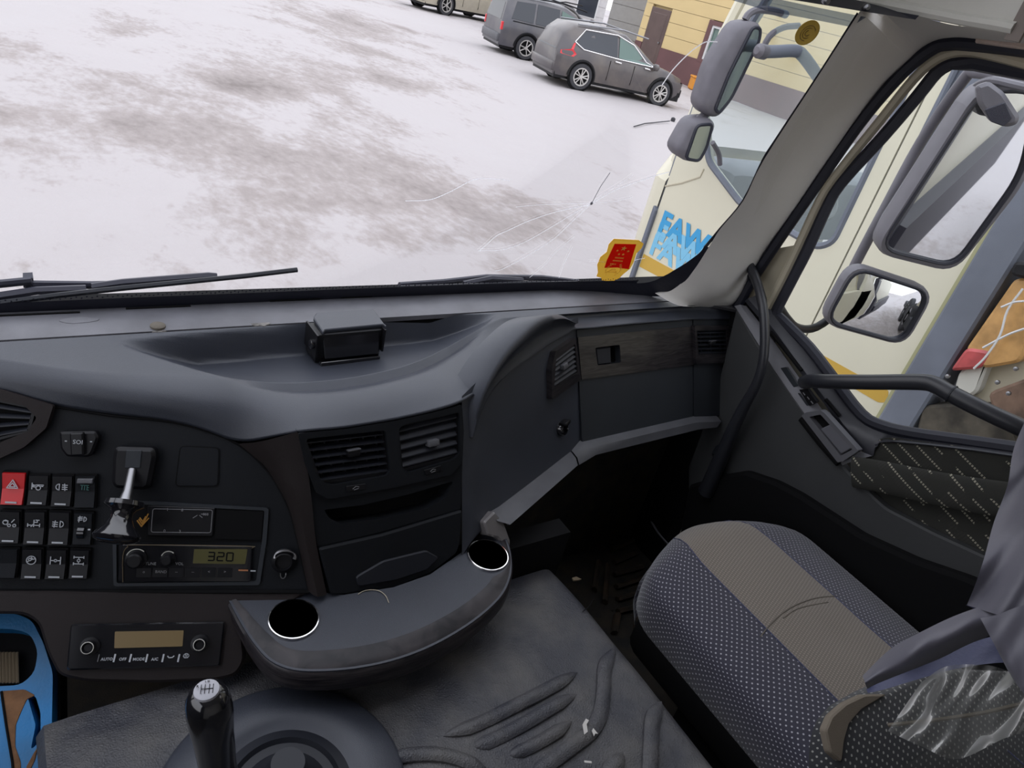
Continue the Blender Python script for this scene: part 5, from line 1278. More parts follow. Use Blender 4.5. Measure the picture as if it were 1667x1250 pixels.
# ================================================================== LOWER CONSOLE
b_ = B(); cp = [(-200, 962), (505, 962), (470, 985), (430, 1000), (395, 1025), (400, 1075), (385, 1100), (350, 1108), (250, 1112), (140, 1110), (95, 1100), (75, 1060), (62, 1015), (40, 1000), (-200, 998)]
plate(b_, FH, pxs(FH, cp, 0, .01), (), -.025, 0, .004); build('lower_console', b_, strip_m, dash, smooth=30)
b_ = B(); tube(b_, [FD.P(u, v, .003) for u, v in ((-200, 963), (0, 963), (503, 963))], .003, 6); build('panel_lip', b_, matte_m, dash)
t = thing('climate_unit', 'black climate control unit with a blank amber display under the radio', 'control panel', FH.P(237, 1050, 0))
b_ = B(); plate(b_, FH, pxs(FH, [(115, 1016), (366, 1012), (358, 1084), (108, 1091)], .006, .004), (), -.002, .007, .002); build('fascia', b_, gloss_m, t)
b_ = B(); plate(b_, FH, pxs(FH, [(187, 1028), (299, 1026), (297, 1052), (186, 1055)], .008, .001), (), .006, .0083); build('display', b_, lcd2_m, t)
for (u, v) in ((147, 1052), (326, 1047)):
    c = FH.P(u, v, .007); b_ = B(); lathe(b_, c, FH.n, [(.0125, 0), (.012, .003), (.0085, .004), (.008, .016), (.0065, .018), (.0045, .014), (.001, .014)], 24); dk = build('dial', b_, black_m, t, smooth=True)
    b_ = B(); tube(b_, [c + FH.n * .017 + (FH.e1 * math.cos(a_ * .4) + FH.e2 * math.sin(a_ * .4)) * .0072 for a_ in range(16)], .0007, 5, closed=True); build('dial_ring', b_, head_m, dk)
for u in (187, 213, 239.5, 266, 291.5, 161):
    b_ = B(); strokes(b_, FH, FH.px(u, 1071, .008), [[(0, .0045), (-.001, -.0045)]], .0022 if u > 170 else .0008, .0085); build('divider_bar', b_, white_m if u > 170 else dim_m, t)
for (u, s) in ((174, 'AUTO'), (200, 'OFF'), (226, 'MODE'), (252, 'A/C')):
    b_ = B(); text(b_, s, FH, FH.px(u, 1073, .008), .0052, .0085, bold=.0001); build('legend', b_, white_m, t)
b_ = B(); strokes(b_, FH, FH.px(278, 1069, .008), [[(-.004, .001), (-.002, -.001), (.002, -.001), (.004, .001)]], .0013, .0085); strokes(b_, FH, FH.px(303, 1068, .008), [circ(.0035, 8, 0, 180), [(-.0035, 0), (-.002, -.002), (.002, -.002), (.0035, 0)], [(-.001, .003), (-.001, -.001)], [(.001, .003), (.001, -.001)]], .0009, .0085); build('symbol', b_, white_m, t)
# cup shelf with curved wood lip
SZ = -.86
outer_px = [(366, 965), (390, 1010), (412, 1045), (440, 1075), (478, 1090), (530, 1092), (590, 1086), (650, 1072), (710, 1048), (770, 1012), (812, 975), (829, 945), (833, 915), (826, 880), (806, 845), (790, 858), (750, 900), (700, 935), (640, 956), (560, 968), (520, 964), (440, 962)]
op = [FC.px(u, v, 0) for u, v in outer_px]
def ell(c_px, r, h=0.0, n=28): c = FC.px(*c_px, h); return circ(r, n, cx=c[0], cy=c[1])[:-1]
cups = [((478, 1009), (437, 1009)), ((794, 905), (760, 905))]
R1 = abs(FC.px(519, 1009)[0] - FC.px(437, 1009)[0]) / 2; R2 = abs(FC.px(826, 905)[0] - FC.px(762, 905)[0]) / 2
c1p = FC.px(478, 1009); c2p = FC.px(794, 905)
R1 = ((V(FC.px(519, 1009)) - V(FC.px(437, 1009))).length) / 2; R2 = ((V(FC.px(826, 905)) - V(FC.px(762, 905))).length) / 2
b_ = B(); 
shelf2 = smooth2(op[:15], 4) + op[15:]
plate(b_, FC, shelf2, [circ(R1, 28, cx=c1p[0], cy=c1p[1])[:-1], circ(R2, 28, cx=c2p[0], cy=c2p[1])[:-1]], -.012, 0.0); sh_ = build('cup_shelf', b_, dash_m, dash)
# lip: outer wood band, sloping down and outward
rim = [V(FC.w(p, 0)) for p in smooth2(op[:15], 5)]
cen = FC.w((0.02, .12), 0)
b_ = B(); rows = []
for i, p in enumerate(rim):
    a, b2 = rim[max(0, i - 1)], rim[min(len(rim) - 1, i + 1)]; tn = (b2 - a).normalized(); nrm = V((tn.y, -tn.x, 0))
    if nrm.dot(p - cen) < 0: nrm = -nrm
    s = math.sin(math.pi * i / (len(rim) - 1)) ** .5
    iw = .034 * s
    for c_, R_ in ((c1p, R1), (c2p, R2)): iw = min(iw, max(.0015, (p - FC.w(c_, 0)).length - R_ - .003))
    inn_ = p - nrm * iw
    rows.append([inn_ + V((0, 0, .0015)), p - nrm * min(.004, iw * .5) + V((0, 0, .0005)), p + nrm * .003 + V((0, 0, -.005)), p + nrm * .006 * s + V((0, 0, -.028 * s - .004)), p + nrm * .003 + V((0, 0, -.034 * s - .006)), p - nrm * .02 * s + V((0, 0, -.038 * s - .008))])
gridm(b_, rows); build('wood_lip', b_, lip_m, sh_, smooth=50)
# dark cone under the shelf
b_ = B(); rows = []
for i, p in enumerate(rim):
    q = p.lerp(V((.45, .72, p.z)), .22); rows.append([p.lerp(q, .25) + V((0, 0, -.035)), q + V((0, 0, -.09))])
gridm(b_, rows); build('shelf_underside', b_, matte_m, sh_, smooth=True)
b_ = B(); boxw(b_, (.30, .70, -1.2), (.82, .74, -.89)); build('console_carrier', b_, matte_m, dash)
for (c, R_, lab) in ((c1p, R1, 'left cup holder with a chrome ring and glossy well beside the key switch'), (c2p, R2, 'right cup holder with a chrome ring at the end of the curved shelf')):
    O_ = FC.w(c, 0); t = thing('cup_holder', lab, 'cup holder', O_ + V((0, 0, -.07)), 'cup holders')
    b_ = B(); lathe(b_, O_, (0, 0, 1), [(R_ - .0005, .001), (R_ - .003, -.03), (R_ - .006, -.068), (.001, -.07)], 36, cap=False); build('well', b_, gloss_m, t, smooth=True)
    b_ = B(); lathe(b_, O_, (0, 0, 1), [(R_ + .0014, .0), (R_ + .0014, .0026), (R_ + .0006, .0038), (R_ - .001, .004), (R_ - .0012, .0)], 44); b2 = b_; build('ring', b_, chrome_m, t, smooth=True)
# curved hair on the shelf
b_ = B(); tube(b_, [FC.P(u, v, .002) for u, v in smooth2([(583, 967), (592, 962), (605, 960), (618, 962), (628, 970), (633, 981)], 4)], .0006, 4); tag(build('loose_thread', b_, hair_m), 'pale curled thread lying on the curved shelf below the stack drawer', 'thread')
# monitor box in the tray
bz = -.634
fl_, fr_ = at(512, 592, z=bz), at(620, 576, z=bz)
e1 = (fr_ - fl_); w_ = e1.length; e1.normalize(); e1 = V((1, .03, 0)).normalized(); w_ = .124
t = thing('dash_box', 'small black box with a hooded grey top standing in the dashboard tray', 'box', fl_)
M4 = Matrix(((e1.x, -e1.y, 0, fl_.x), (e1.y, e1.x, 0, fl_.y), (0, 0, 1, fl_.z), (0, 0, 0, 1)))
hT = .057
b_ = B(); rbox(b_, (0, .0, 0), (w_ * .96, .046, hT * .96), .004, M4); build('case', b_, black_m, t, smooth=True)
F0 = Frame((.46, 1.0, -.574), (1, 0, 0), (0, 1, .04)); plate(b_ := B(), F0, pxs(F0, [(510, 518), (515, 510), (608, 504), (629, 533), (624, 529), (529, 538), (526, 542)], 0, .003), (), -.004, .002, .0015); build('hood', b_, dash_m, t)
b_ = B()
for xx in (-.001, w_ * .965): b_ = B(); boxw(b_, (xx - .0015, -.006, .014), (xx + .0015, .046, hT), M4); build('hood_side', b_, black_m, t)
F1 = Frame(M4 @ V((w_ / 2, -.001, hT / 2)), e1, V((0, .25, 1)))
b_ = B(); plate(b_, F1, roundpoly([(-w_ / 2 + .014, -.018), (w_ / 2 - .012, -.018), (w_ / 2 - .012, .024), (-w_ / 2 + .010, .024)], .003), (), -.004, .004, .001); build('screen', b_, gloss_m, t)
b_ = B(); plate(b_, F1, roundpoly([(-w_ / 2 + .006, -.031), (w_ / 2 - .010, -.031), (w_ / 2 - .010, -.022), (-w_ / 2 + .006, -.022)], .002), (), -.004, .006, .001); build('base_lip', b_, gloss_m, t)
b_ = B(); lathe(b_, M4 @ V((-.002, .006, hT * .62)), -e1, [(.008, 0), (.008, .006), (.005, .008)], 16); build('side_knob', b_, gloss_m, t, smooth=True)
# bits on the pad
c = at(257, 533, z=-.590); t = thing('pad_stud', 'small round beige stud on the left of the dashboard top', 'stud', c)
b_ = B(); lathe(b_, c, (0, 0, 1), [(.011, 0), (.011, .004), (.009, .0055), (.001, .006)], 20); build('cap', b_, tan_m, t, smooth=True)
b_ = B(); lathe(b_, c, (0, 0, 1), [(.016, -.001), (.015, .0006)], 20); build('foot_ring', b_, residue_m, t, smooth=True)
def blob(c_px, rx, ry, seed, m, z):
    rnd = random.Random(seed); c = at(*c_px, z=z); b_ = B(); pts = [(c.x + rx * math.cos(k / 14 * 6.283) * rnd.uniform(.75, 1.1), c.y + ry * math.sin(k / 14 * 6.283) * rnd.uniform(.75, 1.1)) for k in range(14)]
    F = Frame((0, 0, z), (1, 0, 0), (0, 1, 0)); plate(b_, F, pts, (), -.001, .0012, .0006); return b_
tag(build('glue_patch', blob((424, 526), .017, .013, 3, None, -.590), residue_m), 'grey glue patch on the dashboard top left of the small box', 'residue')
tag(build('glue_patch', blob((128, 522), .026, .010, 6, None, -.5865), dust_sheen_m), 'faint dusty glue mark on the dashboard top near the left wiper', 'residue')
b_ = B(); c = at(646, 552, z=-.643); plate(b_, Frame(c, (1, .4, 0), (-.4, 1, 0)), [(-.004, -.001), (.004, -.0015), (.003, .002), (-.003, .001)], (), -.001, .001); tag(build('paper_crumb', b_, paper_m), 'tiny white crumb in the tray right of the small box', 'crumb')

# grab handle at the passenger pillar
gp_ = [(1216, 424, 1.435), (1224, 440, 1.425), (1234, 465, 1.415), (1242, 500, 1.40), (1245, 545, 1.39), (1242, 590, 1.385), (1230, 628, 1.385), (1212, 660, 1.39), (1195, 695, 1.395), (1180, 730, 1.40), (1165, 765, 1.405), (1150, 800, 1.41)]
t = thing('grab_handle', 'long curved black grab handle from the pillar down past the glovebox', 'handle', at(1150, 800, x=1.41))
P_ = [at(u, v, x=x) for u, v, x in gp_]; P2 = densify(P_, 3)
b_ = B(); tube(b_, P2, [.0135 + (.014 * max(0, (i - 18) / 16)) for i in range(len(P2))], 14, flat=.8); build('bar', b_, bar_m, t, smooth=True)
b_ = B(); F0 = Frame(at(1218, 432, x=1.44), (1, -.6, 0), (.2, 0, 1)); plate(b_, F0, pxs(F0, [(1205, 432), (1216, 418), (1226, 424), (1232, 450), (1222, 462)], 0, .003), (), -.01, .012, .003); build('upper_mount', b_, bar_m, t)

# ================================================================== ENGINE COVER
hump = thing('engine_cover', 'wide black grained engine cover between the seats with raised ribs', 'engine cover', (.4, 0, FLZ))
XL, XR = -.04, .800
b_ = B(); rows = []
def hz_(x, y): return HZ + .006 * noise.noise(V((x * 4, y * 4, 1))) + .003 * noise.noise(V((x * 11, y * 9, 3)))
for i in range(61):
    y = -.75 + 1.44 * i / 60; r = []
    fr = max(0, min(1, (y - .58) / .14)); xr = XR
    for k in range(45):
        x = XL + (xr - XL) * k / 44; r.append(V((x, y, hz_(x, y) - .02 * fr * fr)))
    rad = .035
    r = [p for p in r if p.x < xr - rad + 1e-6]
    for a_ in range(1, 8):
        th = a_ / 7 * math.pi / 2 * .93; r.append(V((xr - rad + rad * math.sin(th), y, hz_(xr, y) - .02 * fr * fr - rad * (1 - math.cos(th)))))
    r.append(V((xr + .015, y, HZ - .2))); r.append(V((xr + .02, y, FLZ)))
    rows.append([V((XL - .02, y, FLZ)), V((XL - .01, y, HZ - .03))] + r)
n0 = min(len(r) for r in rows); rows = [r if len(r) == n0 else r[:2] + r[2:][-(n0 - 2):] for r in rows]
gridm(b_, rows); build('vinyl_cover', b_, hump_m, hump, smooth=60)
def rib(pts, w, name='raised_rib'):
    pl = [V(FT.px(u, v, .004)) for u, v in smooth2(pts, 4)]; b_ = B(); n = len(pl); L_, R_, Tt = [], [], []
    rows = []
    for i, p in enumerate(pl):
        a, c = pl[max(0, i - 1)], pl[min(n - 1, i + 1)]; d = (c - a).normalized(); nn_ = V((-d.y, d.x)); s = min(1, i / 3, (n - 1 - i) / 3) ** .6 if 0 < i < n - 1 else .05
        ww = w * s
        rows.append([FT.w(p + nn_ * ww * f, (-.004 if abs(f) == 1 else h * s + .001)) for f, h in ((-1, 0), (-.86, .005), (-.5, .0085), (0, .0095), (.5, .0085), (.86, .005), (1, 0))])
    gridm(b_, rows); return build(name, b_, hump_m, hump, smooth=True)
rib([(722, 1196), (775, 1180), (840, 1148), (900, 1117), (941, 1092)], .0125)
rib([(768, 1214), (800, 1206), (850, 1180), (900, 1150), (940, 1128)], .0125)
rib([(824, 1230), (855, 1220), (900, 1195), (932, 1172)], .0115)
rib([(1002, 1052), (985, 1085), (983, 1120), (978, 1160), (962, 1190), (930, 1215), (890, 1245), (860, 1270)], .0135)
rib([(1078, 1140), (1063, 1170), (1060, 1210), (1058, 1260), (1056, 1300)], .014)
rib([(1015, 1224), (1000, 1245), (970, 1270)], .0135)
rib([(622, 1240), (665, 1229), (715, 1228), (760, 1240), (800, 1262)], .012)
# creases in the vinyl
b_ = B()
for pts in ([(966, 975), (960, 986), (948, 996)], [(1006, 1085), (1016, 1100), (1008, 1112)], [(1014, 1100), (1020, 1099)]): tube(b_, [FT.P(u, v, .0012) for u, v in pts], .0008, 4)
build('crease', b_, matte_m, hump)
# paper scraps
for i, (c, pts) in enumerate((((955, 1184), [(-.012, -.004), (-.002, .007), (.010, .009), (.012, .004), (.004, .003), (-.004, -.005)]), ((966, 1192), [(-.004, -.004), (.0, .003), (.005, .004), (.004, -.006), (.001, -.003)]), ((958, 1241), [(-.005, .004), (-.003, .006), (.005, -.002), (.003, -.004)]))):
    b_ = B(); F0 = Frame(FT.P(*c, .012), (.9, .3, 0), (-.3, .9, .15)); plate(b_, F0, pts, (), -.0005, .0005)
    tag(build('paper_scrap', b_, paper_m), ['largest white paper scrap on the ribs of the engine cover', 'small white paper scrap just below the largest one on the ribs', 'lowest white paper scrap near the bottom of the engine cover'][i], 'paper', 'paper scraps')
b_ = B(); F0 = Frame(at(938, 943, z=HZ), (1, .2, 0), (-.2, 1, 0)); plate(b_, F0, [(-.008, 0), (0, -.004), (.008, -.006), (.004, .004), (-.006, .006)], (), -.001, .002); tag(build('paper_crumb', b_, brist_m), 'small beige crumb on the edge of the engine cover by the footwell', 'crumb')
# gear lever and its turret
t = thing('gear_lever', 'black gear lever with a glossy knob standing on the engine cover', 'gear lever', FT.P(455, 1300, 0))
c = FT.P(462, 1300, 0)
rT = abs(FT.P(600, 1262).x - c.x) if False else .155
b_ = B(); lathe(b_, c, (0, 0, 1), [(rT + .004, -.01), (rT, .008), (rT - .006, .014), (rT - .03, .020), (rT - .045, .024), (rT - .062, .020), (rT - .075, .012)], 60); build('turret_ring', b_, dash_m, t, smooth=True)
b_ = B(); lathe(b_, c, (0, 0, 1), [(rT - .070, .014), (rT - .085, .02), (rT - .095, .006), (.03, .05), (.02, .08)], 48); build('gaiter', b_, rubber_m, t, smooth=True)
kt = ray(337, 1128) / FOC * .70
kb = kt + V((.02, -.015, -.23)); ax = (kt - kb)
b_ = B(); L_ = ax.length; lathe(b_, kb, ax, [(.0185, 0), (.019, L_ * .5), (.0205, L_ * .72), (.0225, L_ * .86), (.0215, L_ * .95), (.017, L_ * 1.0), (.009, L_ * 1.02), (.001, L_ * 1.025)], 36); kn = build('knob', b_, gloss_m, t, smooth=True)
tp = kt + ax.normalized() * .0025; 
tp = kb + ax * 1.012; F0 = Frame(tp, (1, -.3, 0), ax.cross(V((1, -.3, 0)).normalized()))
F0 = Frame(kb + ax * 1.022 + ax.normalized() * .0004, (.95, -.3, 0), ax.normalized().cross(V((.95, -.3, 0)).normalized()))
b_ = B(); lathe(b_, kb + ax * 1.018, ax, [(.0125, -.002), (.0120, .0012), (.011, .0016), (.001, .0018)], 24); build('shift_plate', b_, mat('shift_grey', (.30, .30, .33), .35), kn, smooth=True)
b_ = B(); h_ = .0014
for x in (-.005, -.0015, .0025, .006): strokes(b_, F0, (0, 0), [[(x, .005), (x, -.005)]], .0006, h_)
strokes(b_, F0, (0, 0), [[(-.005, 0), (.006, 0)]], .0006, h_); text(b_, 'R', F0, (-.0085, .003), .004, h_); text(b_, 'L H', F0, (0, .0085), .003, h_); build('shift_pattern', b_, matte_m, kn)
# blue moulding in the driver's footwell
FBm = yawframe(at(60, 1150, z=-.98), -21.5, 62)
t = thing('blue_moulding', 'blue plastic moulding smeared with dried mud at the lower left corner', 'plastic cover', FBm.P(40, 1200, 0))
b_ = B(); hole = pxs(FBm, [(-60, 1022), (25, 1024), (50, 1032), (62, 1060), (56, 1095), (34, 1115), (-60, 1120)], 0, .01)
plate(b_, FBm, pxs(FBm, [(-120, 985), (30, 1000), (52, 1010), (70, 1045), (86, 1095), (84, 1195), (76, 1215), (73, 1320), (-120, 1330)], 0, .008), [hole, pxs(FBm, [(44, 1131), (58, 1133), (66, 1160), (66, 1200), (60, 1212), (50, 1220), (58, 1180)], 0, .004)], -.05, 0); build('shell', b_, blueb_m, t)
b_ = B(); plate(b_, FBm, pxs(FBm, [(-120, 1000), (90, 1000), (90, 1330), (-120, 1330)]), (), -.07, -.03); build('backing', b_, matte_m, t)
for k in range(7):
    u = -6 + 5.6 * k; b_ = B(); tube(b_, [FBm.P(u, 1062, -.02), FBm.P(u + 1, 1112, -.012)], .0022, 6); build('cooling_rib', b_, brist_m, t)
for px_ in ([(2, 1125), (40, 1122), (58, 1132), (44, 1138), (34, 1160), (26, 1180), (25, 1215), (34, 1240), (36, 1320), (22, 1320), (20, 1250), (12, 1200), (8, 1160)], [(42, 1250), (55, 1226), (62, 1215), (58, 1235), (46, 1262)]):
    b_ = B(); plate(b_, FBm, pxs(FBm, px_, 0, .003), (), -.001, .0012, .0006); build('mud_smear', b_, dirt_m, t)
b_ = B(); tube(b_, [FBm.P(u, v, .002) for u, v in ((2, 1125), (10, 1180), (20, 1240), (26, 1320))], .0016, 5); build('cover_groove', b_, matte_m, t)

# ================================================================== PASSENGER DOOR
dr1 = struct('door_1', (DX, .5, -.9))
lowpx = [(1198, 500), (1232, 560), (1268, 612), (1309, 672), (1340, 716), (1370, 757), (1400, 789), (1441, 827), (1520, 868), (1590, 900), (1700, 950), (1720, 1100), (1574, 1060), (1400, 1000), (1200, 980), (1120, 900), (1120, 760), (1165, 640)]
FX2 = Frame((DX - .02, .6, -.6), (0, -1, 0), (0, 0, 1))
b_ = B(); plate(b_, FX2, pxs(FX2, lowpx, 0, .01), (), -.02, 0, .004); build('lower_panel', b_, door_m, dr1)
FX3 = Frame((DX - .045, .6, -.6), (0, -1, 0), (0, 0, 1))
b_ = B(); plate(b_, FX3, pxs(FX3, [(1120, 790), (1170, 775), (1210, 768), (1260, 785), (1300, 806), (1401, 872), (1490, 913), (1574, 942), (1720, 1010), (1720, 1300), (1200, 1300), (1060, 1100)], 0, .01), (), -.03, 0, .008); build('map_pocket', b_, matte_m, dr1)
# sill ledge
b_ = B()
si = [(1196, 498), (1232, 556), (1262, 604), (1306, 668), (1342, 717), (1372, 757)]; so = [(1215, 498), (1252, 545), (1288, 596), (1330, 655), (1382, 722), (1420, 742)]
rows = []
for (a, b2) in zip(smooth2(si, 3), smooth2(so, 3)): p, q = at(*a, x=DX - .022), at(*b2, x=DX + .0); rows.append([p + V((.01, 0, -.01)), p, p.lerp(q, .5) + V((-.004, 0, .004)), q])
gridm(b_, rows); build('sill_ledge', b_, sill_m, dr1, smooth=True)
b_ = B(); rows = []
so2 = [(1212, 490), (1250, 535), (1290, 590), (1340, 655), (1385, 718), (1422, 742), (1440, 720), (1655, 745), (1760, 775)]; sw = [(1240, 478), (1275, 518), (1315, 570), (1365, 640), (1400, 680), (1440, 700), (1489, 712), (1655, 733), (1760, 755)]
for (a, b2) in zip(smooth2(so2, 3), smooth2(sw, 3)): p, q = at(*a, x=DX), at(*b2, x=DX + .02); rows.append([p, p.lerp(q, .35) + V((-.010, 0, .0)), p.lerp(q, .75) + V((-.008, 0, 0)), q])
gridm(b_, rows); build('sill_roll', b_, mat('sill_dark', (.035, .036, .044), .42), dr1, smooth=True)
b_ = B()
for pts in ([(1254, 540), (1280, 572), (1305, 603)], [(1344, 650), (1356, 664), (1367, 677)]): tube(b_, [at(u, v, x=DX - .006) for u, v in pts], .0045, 6)
build('demister_slot', b_, matte_m, dr1)
FX4 = Frame((DX - .016, .6, -.6), (0, -1, 0), (0, 0, 1))
b_ = B(); plate(b_, FX4, pxs(FX4, [(1263, 600), (1281, 597), (1300, 627), (1287, 633)], 0, .003), (), -.004, .001, .0008); build('blank_cover', b_, glove_m, dr1)
b_ = B(); plate(b_, FX4, pxs(FX4, [(1291, 638), (1303, 640), (1317, 660), (1307, 662)], 0, .002), (), -.004, .001, .0008); build('blank_cover', b_, glove_m, dr1)
b_ = B(); plate(b_, FX4, pxs(FX4, [(1301, 634), (1315, 633), (1331, 654), (1318, 661)], .004, .002), (), -.004, .006, .001); wsw = build('window_switch', b_, black_m, dr1)
b_ = B()
for (u, v) in ((1309, 641), (1316, 648), (1322, 655)): strokes(b_, FX4, FX4.px(u, v, .006), [[(-.003, .001), (.003, -.001)]], .0022, .0066)
build('switch_marks', b_, dim_m, wsw)
# door latch
FX5 = Frame((DX - .030, .6, -.6), (0, -1, 0), (0, 0, 1))
b_ = B(); plate(b_, FX5, pxs(FX5, [(1307, 676), (1314, 671), (1338, 667), (1345, 672), (1400, 733), (1375, 750), (1366, 752)], 0, .003), [pxs(FX5, [(1320, 678), (1338, 674), (1390, 731), (1371, 741)], 0, .002)], -.012, .006); lt_ = build('latch_bezel', b_, mat('latch_grey', (.10, .10, .11), .45), dr1)
b_ = B(); plate(b_, FX5, pxs(FX5, [(1318, 676), (1340, 672), (1392, 732), (1370, 744)], 0), (), -.013, -.009); build('latch_well', b_, matte_m, lt_)
b_ = B(); plate(b_, FX5, pxs(FX5, [(1336, 698), (1354, 690), (1388, 729), (1370, 739)], .002, .003), (), -.008, .004, .002); build('latch_handle', b_, mat('handle_grey', (.115, .115, .13), .45), lt_)
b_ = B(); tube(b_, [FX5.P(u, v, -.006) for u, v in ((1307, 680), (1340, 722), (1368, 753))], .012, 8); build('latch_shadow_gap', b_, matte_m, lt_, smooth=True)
# fabric insert
b_ = B(); fo = [(1384, 754), (1405, 738), (1428, 716), (1445, 712), (1560, 726), (1700, 748), (1760, 880), (1700, 945), (1590, 898), (1520, 868), (1441, 826), (1412, 800)]
FX6 = Frame((DX + .004, .6, -.6), (0, -1, 0), (0, 0, 1))
fp_ = pxs(FX6, fo, 0, .01); plate(b_, FX6, fp_, (), -.01, 0)
bmesh.ops.subdivide_edges(b_, edges=[e for e in b_.edges if e.calc_length() > .05], cuts=3, use_grid_fill=True)
uvl = b_.loops.layers.uv.new('UVMap')
for f in b_.faces:
    for l in f.loops: l[uvl].uv = (l.vert.co.y, l.vert.co.z)
build('fabric_insert', b_, doorfab_m, dr1)
b_ = B(); 
for pts, r in (([(1384, 754), (1412, 800), (1441, 827), (1520, 868), (1588, 899), (1700, 948)], .0022),): tube(b_, [at(u, v, x=DX - .006) for u, v in smooth2(pts, 3)], r, 6)
build('insert_piping', b_, ledge_m, dr1, smooth=True)
b_ = B(); tube(b_, densify([at(u, v, x=DX - .03) for u, v in ((1388, 768), (1430, 775), (1500, 790), (1580, 805), (1680, 820))], 3), .034, 12, flat=.22, up=(1, 0, 0)); bmesh.ops.recalc_face_normals(b_, faces=b_.faces[:])
uvl = b_.loops.layers.uv.new('UVMap')
for f in b_.faces:
    for l in f.loops: l[uvl].uv = (l.vert.co.y, l.vert.co.z)
build('padded_fold', b_, doorfab_m, dr1, smooth=True)
# pull bar
bar = [(1310, 622, 1.44), (1322, 620, 1.40), (1350, 621, 1.375), (1420, 622, 1.365), (1500, 622, 1.36), (1525, 628, 1.36), (1548, 641, 1.36), (1610, 672, 1.37), (1675, 702, 1.39), (1740, 735, 1.44)]
P2 = densify([at(u, v, x=x) for u, v, x in bar], 4)
b_ = B(); tube(b_, P2, .0155, 14); pb = build('pull_bar', b_, bar_m, dr1, smooth=True)
b_ = B(); c = at(1548, 641, x=1.36); d = (at(1570, 652, x=1.362) - c).normalized(); tube(b_, [c, c + d * .003], .0172, 14); build('collar', b_, rubber_m, pb, smooth=True)
# window frame, seals and glass
gl = [(1553, 102), (1526, 119), (1496, 156), (1438, 224), (1370, 299), (1346, 340), (1316, 407), (1288, 461), (1266, 507), (1275, 521), (1319, 565), (1360, 618), (1404, 674), (1438, 693), (1489, 705), (1574, 717), (1652, 728), (1760, 744), (1900, 700), (1900, 160), (1760, 134), (1667, 118), (1591, 104)]
FXg = Frame((DX + .025, .6, -.6), (0, -1, 0), (0, 0, 1))
g2 = pxs(FXg, gl, 0); gs = smooth2(g2[:18], 3) + g2[18:]
b_ = B(); plate(b_, FXg, roundpoly(gs, .002), (), -.002, 0); build('window_glass', b_, door_glass, dr1)
b_ = B(); tube(b_, [FXg.w(p, .004) for p in gs], .013, 8, closed=True); build('glass_seal', b_, seal_m, dr1, smooth=True)
def offpx(L, du, dv): return [(u + du, v + dv) for u, v in L]
cs = [(1700, 112), (1640, 96), (1585, 84), (1552, 86), (1523, 98), (1488, 128), (1430, 200), (1362, 284), (1335, 325), (1300, 400), (1275, 452), (1250, 500)]
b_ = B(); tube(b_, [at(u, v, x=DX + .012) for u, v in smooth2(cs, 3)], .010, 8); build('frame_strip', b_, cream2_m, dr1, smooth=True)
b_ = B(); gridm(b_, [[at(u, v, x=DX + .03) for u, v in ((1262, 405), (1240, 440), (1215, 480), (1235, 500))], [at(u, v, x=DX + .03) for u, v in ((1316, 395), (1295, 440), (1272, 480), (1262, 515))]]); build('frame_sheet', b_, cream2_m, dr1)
os_ = [(1700, 84), (1640, 76), (1574, 70), (1548, 70), (1523, 76), (1482, 106), (1440, 150), (1392, 210), (1320, 314), (1253, 412), (1225, 455), (1200, 500)]
b_ = B(); tube(b_, [at(u, v, x=DX + .002) for u, v in smooth2(os_, 3)], .0135, 8); build('outer_seal', b_, seal_m, dr1, smooth=True)
# door outer skin behind the trim
b_ = B(); FXo = Frame((DX + .055, .6, -.6), (0, -1, 0), (0, 0, 1)); plate(b_, FXo, pxs(FXo, [(1200, 505), (1245, 505), (1275, 535), (1319, 588), (1404, 692), (1438, 712), (1660, 748), (1900, 800), (1900, 1300), (1100, 1200), (1100, 800)]), (), -.01, 0); build('outer_skin', b_, cream_m, dr1)

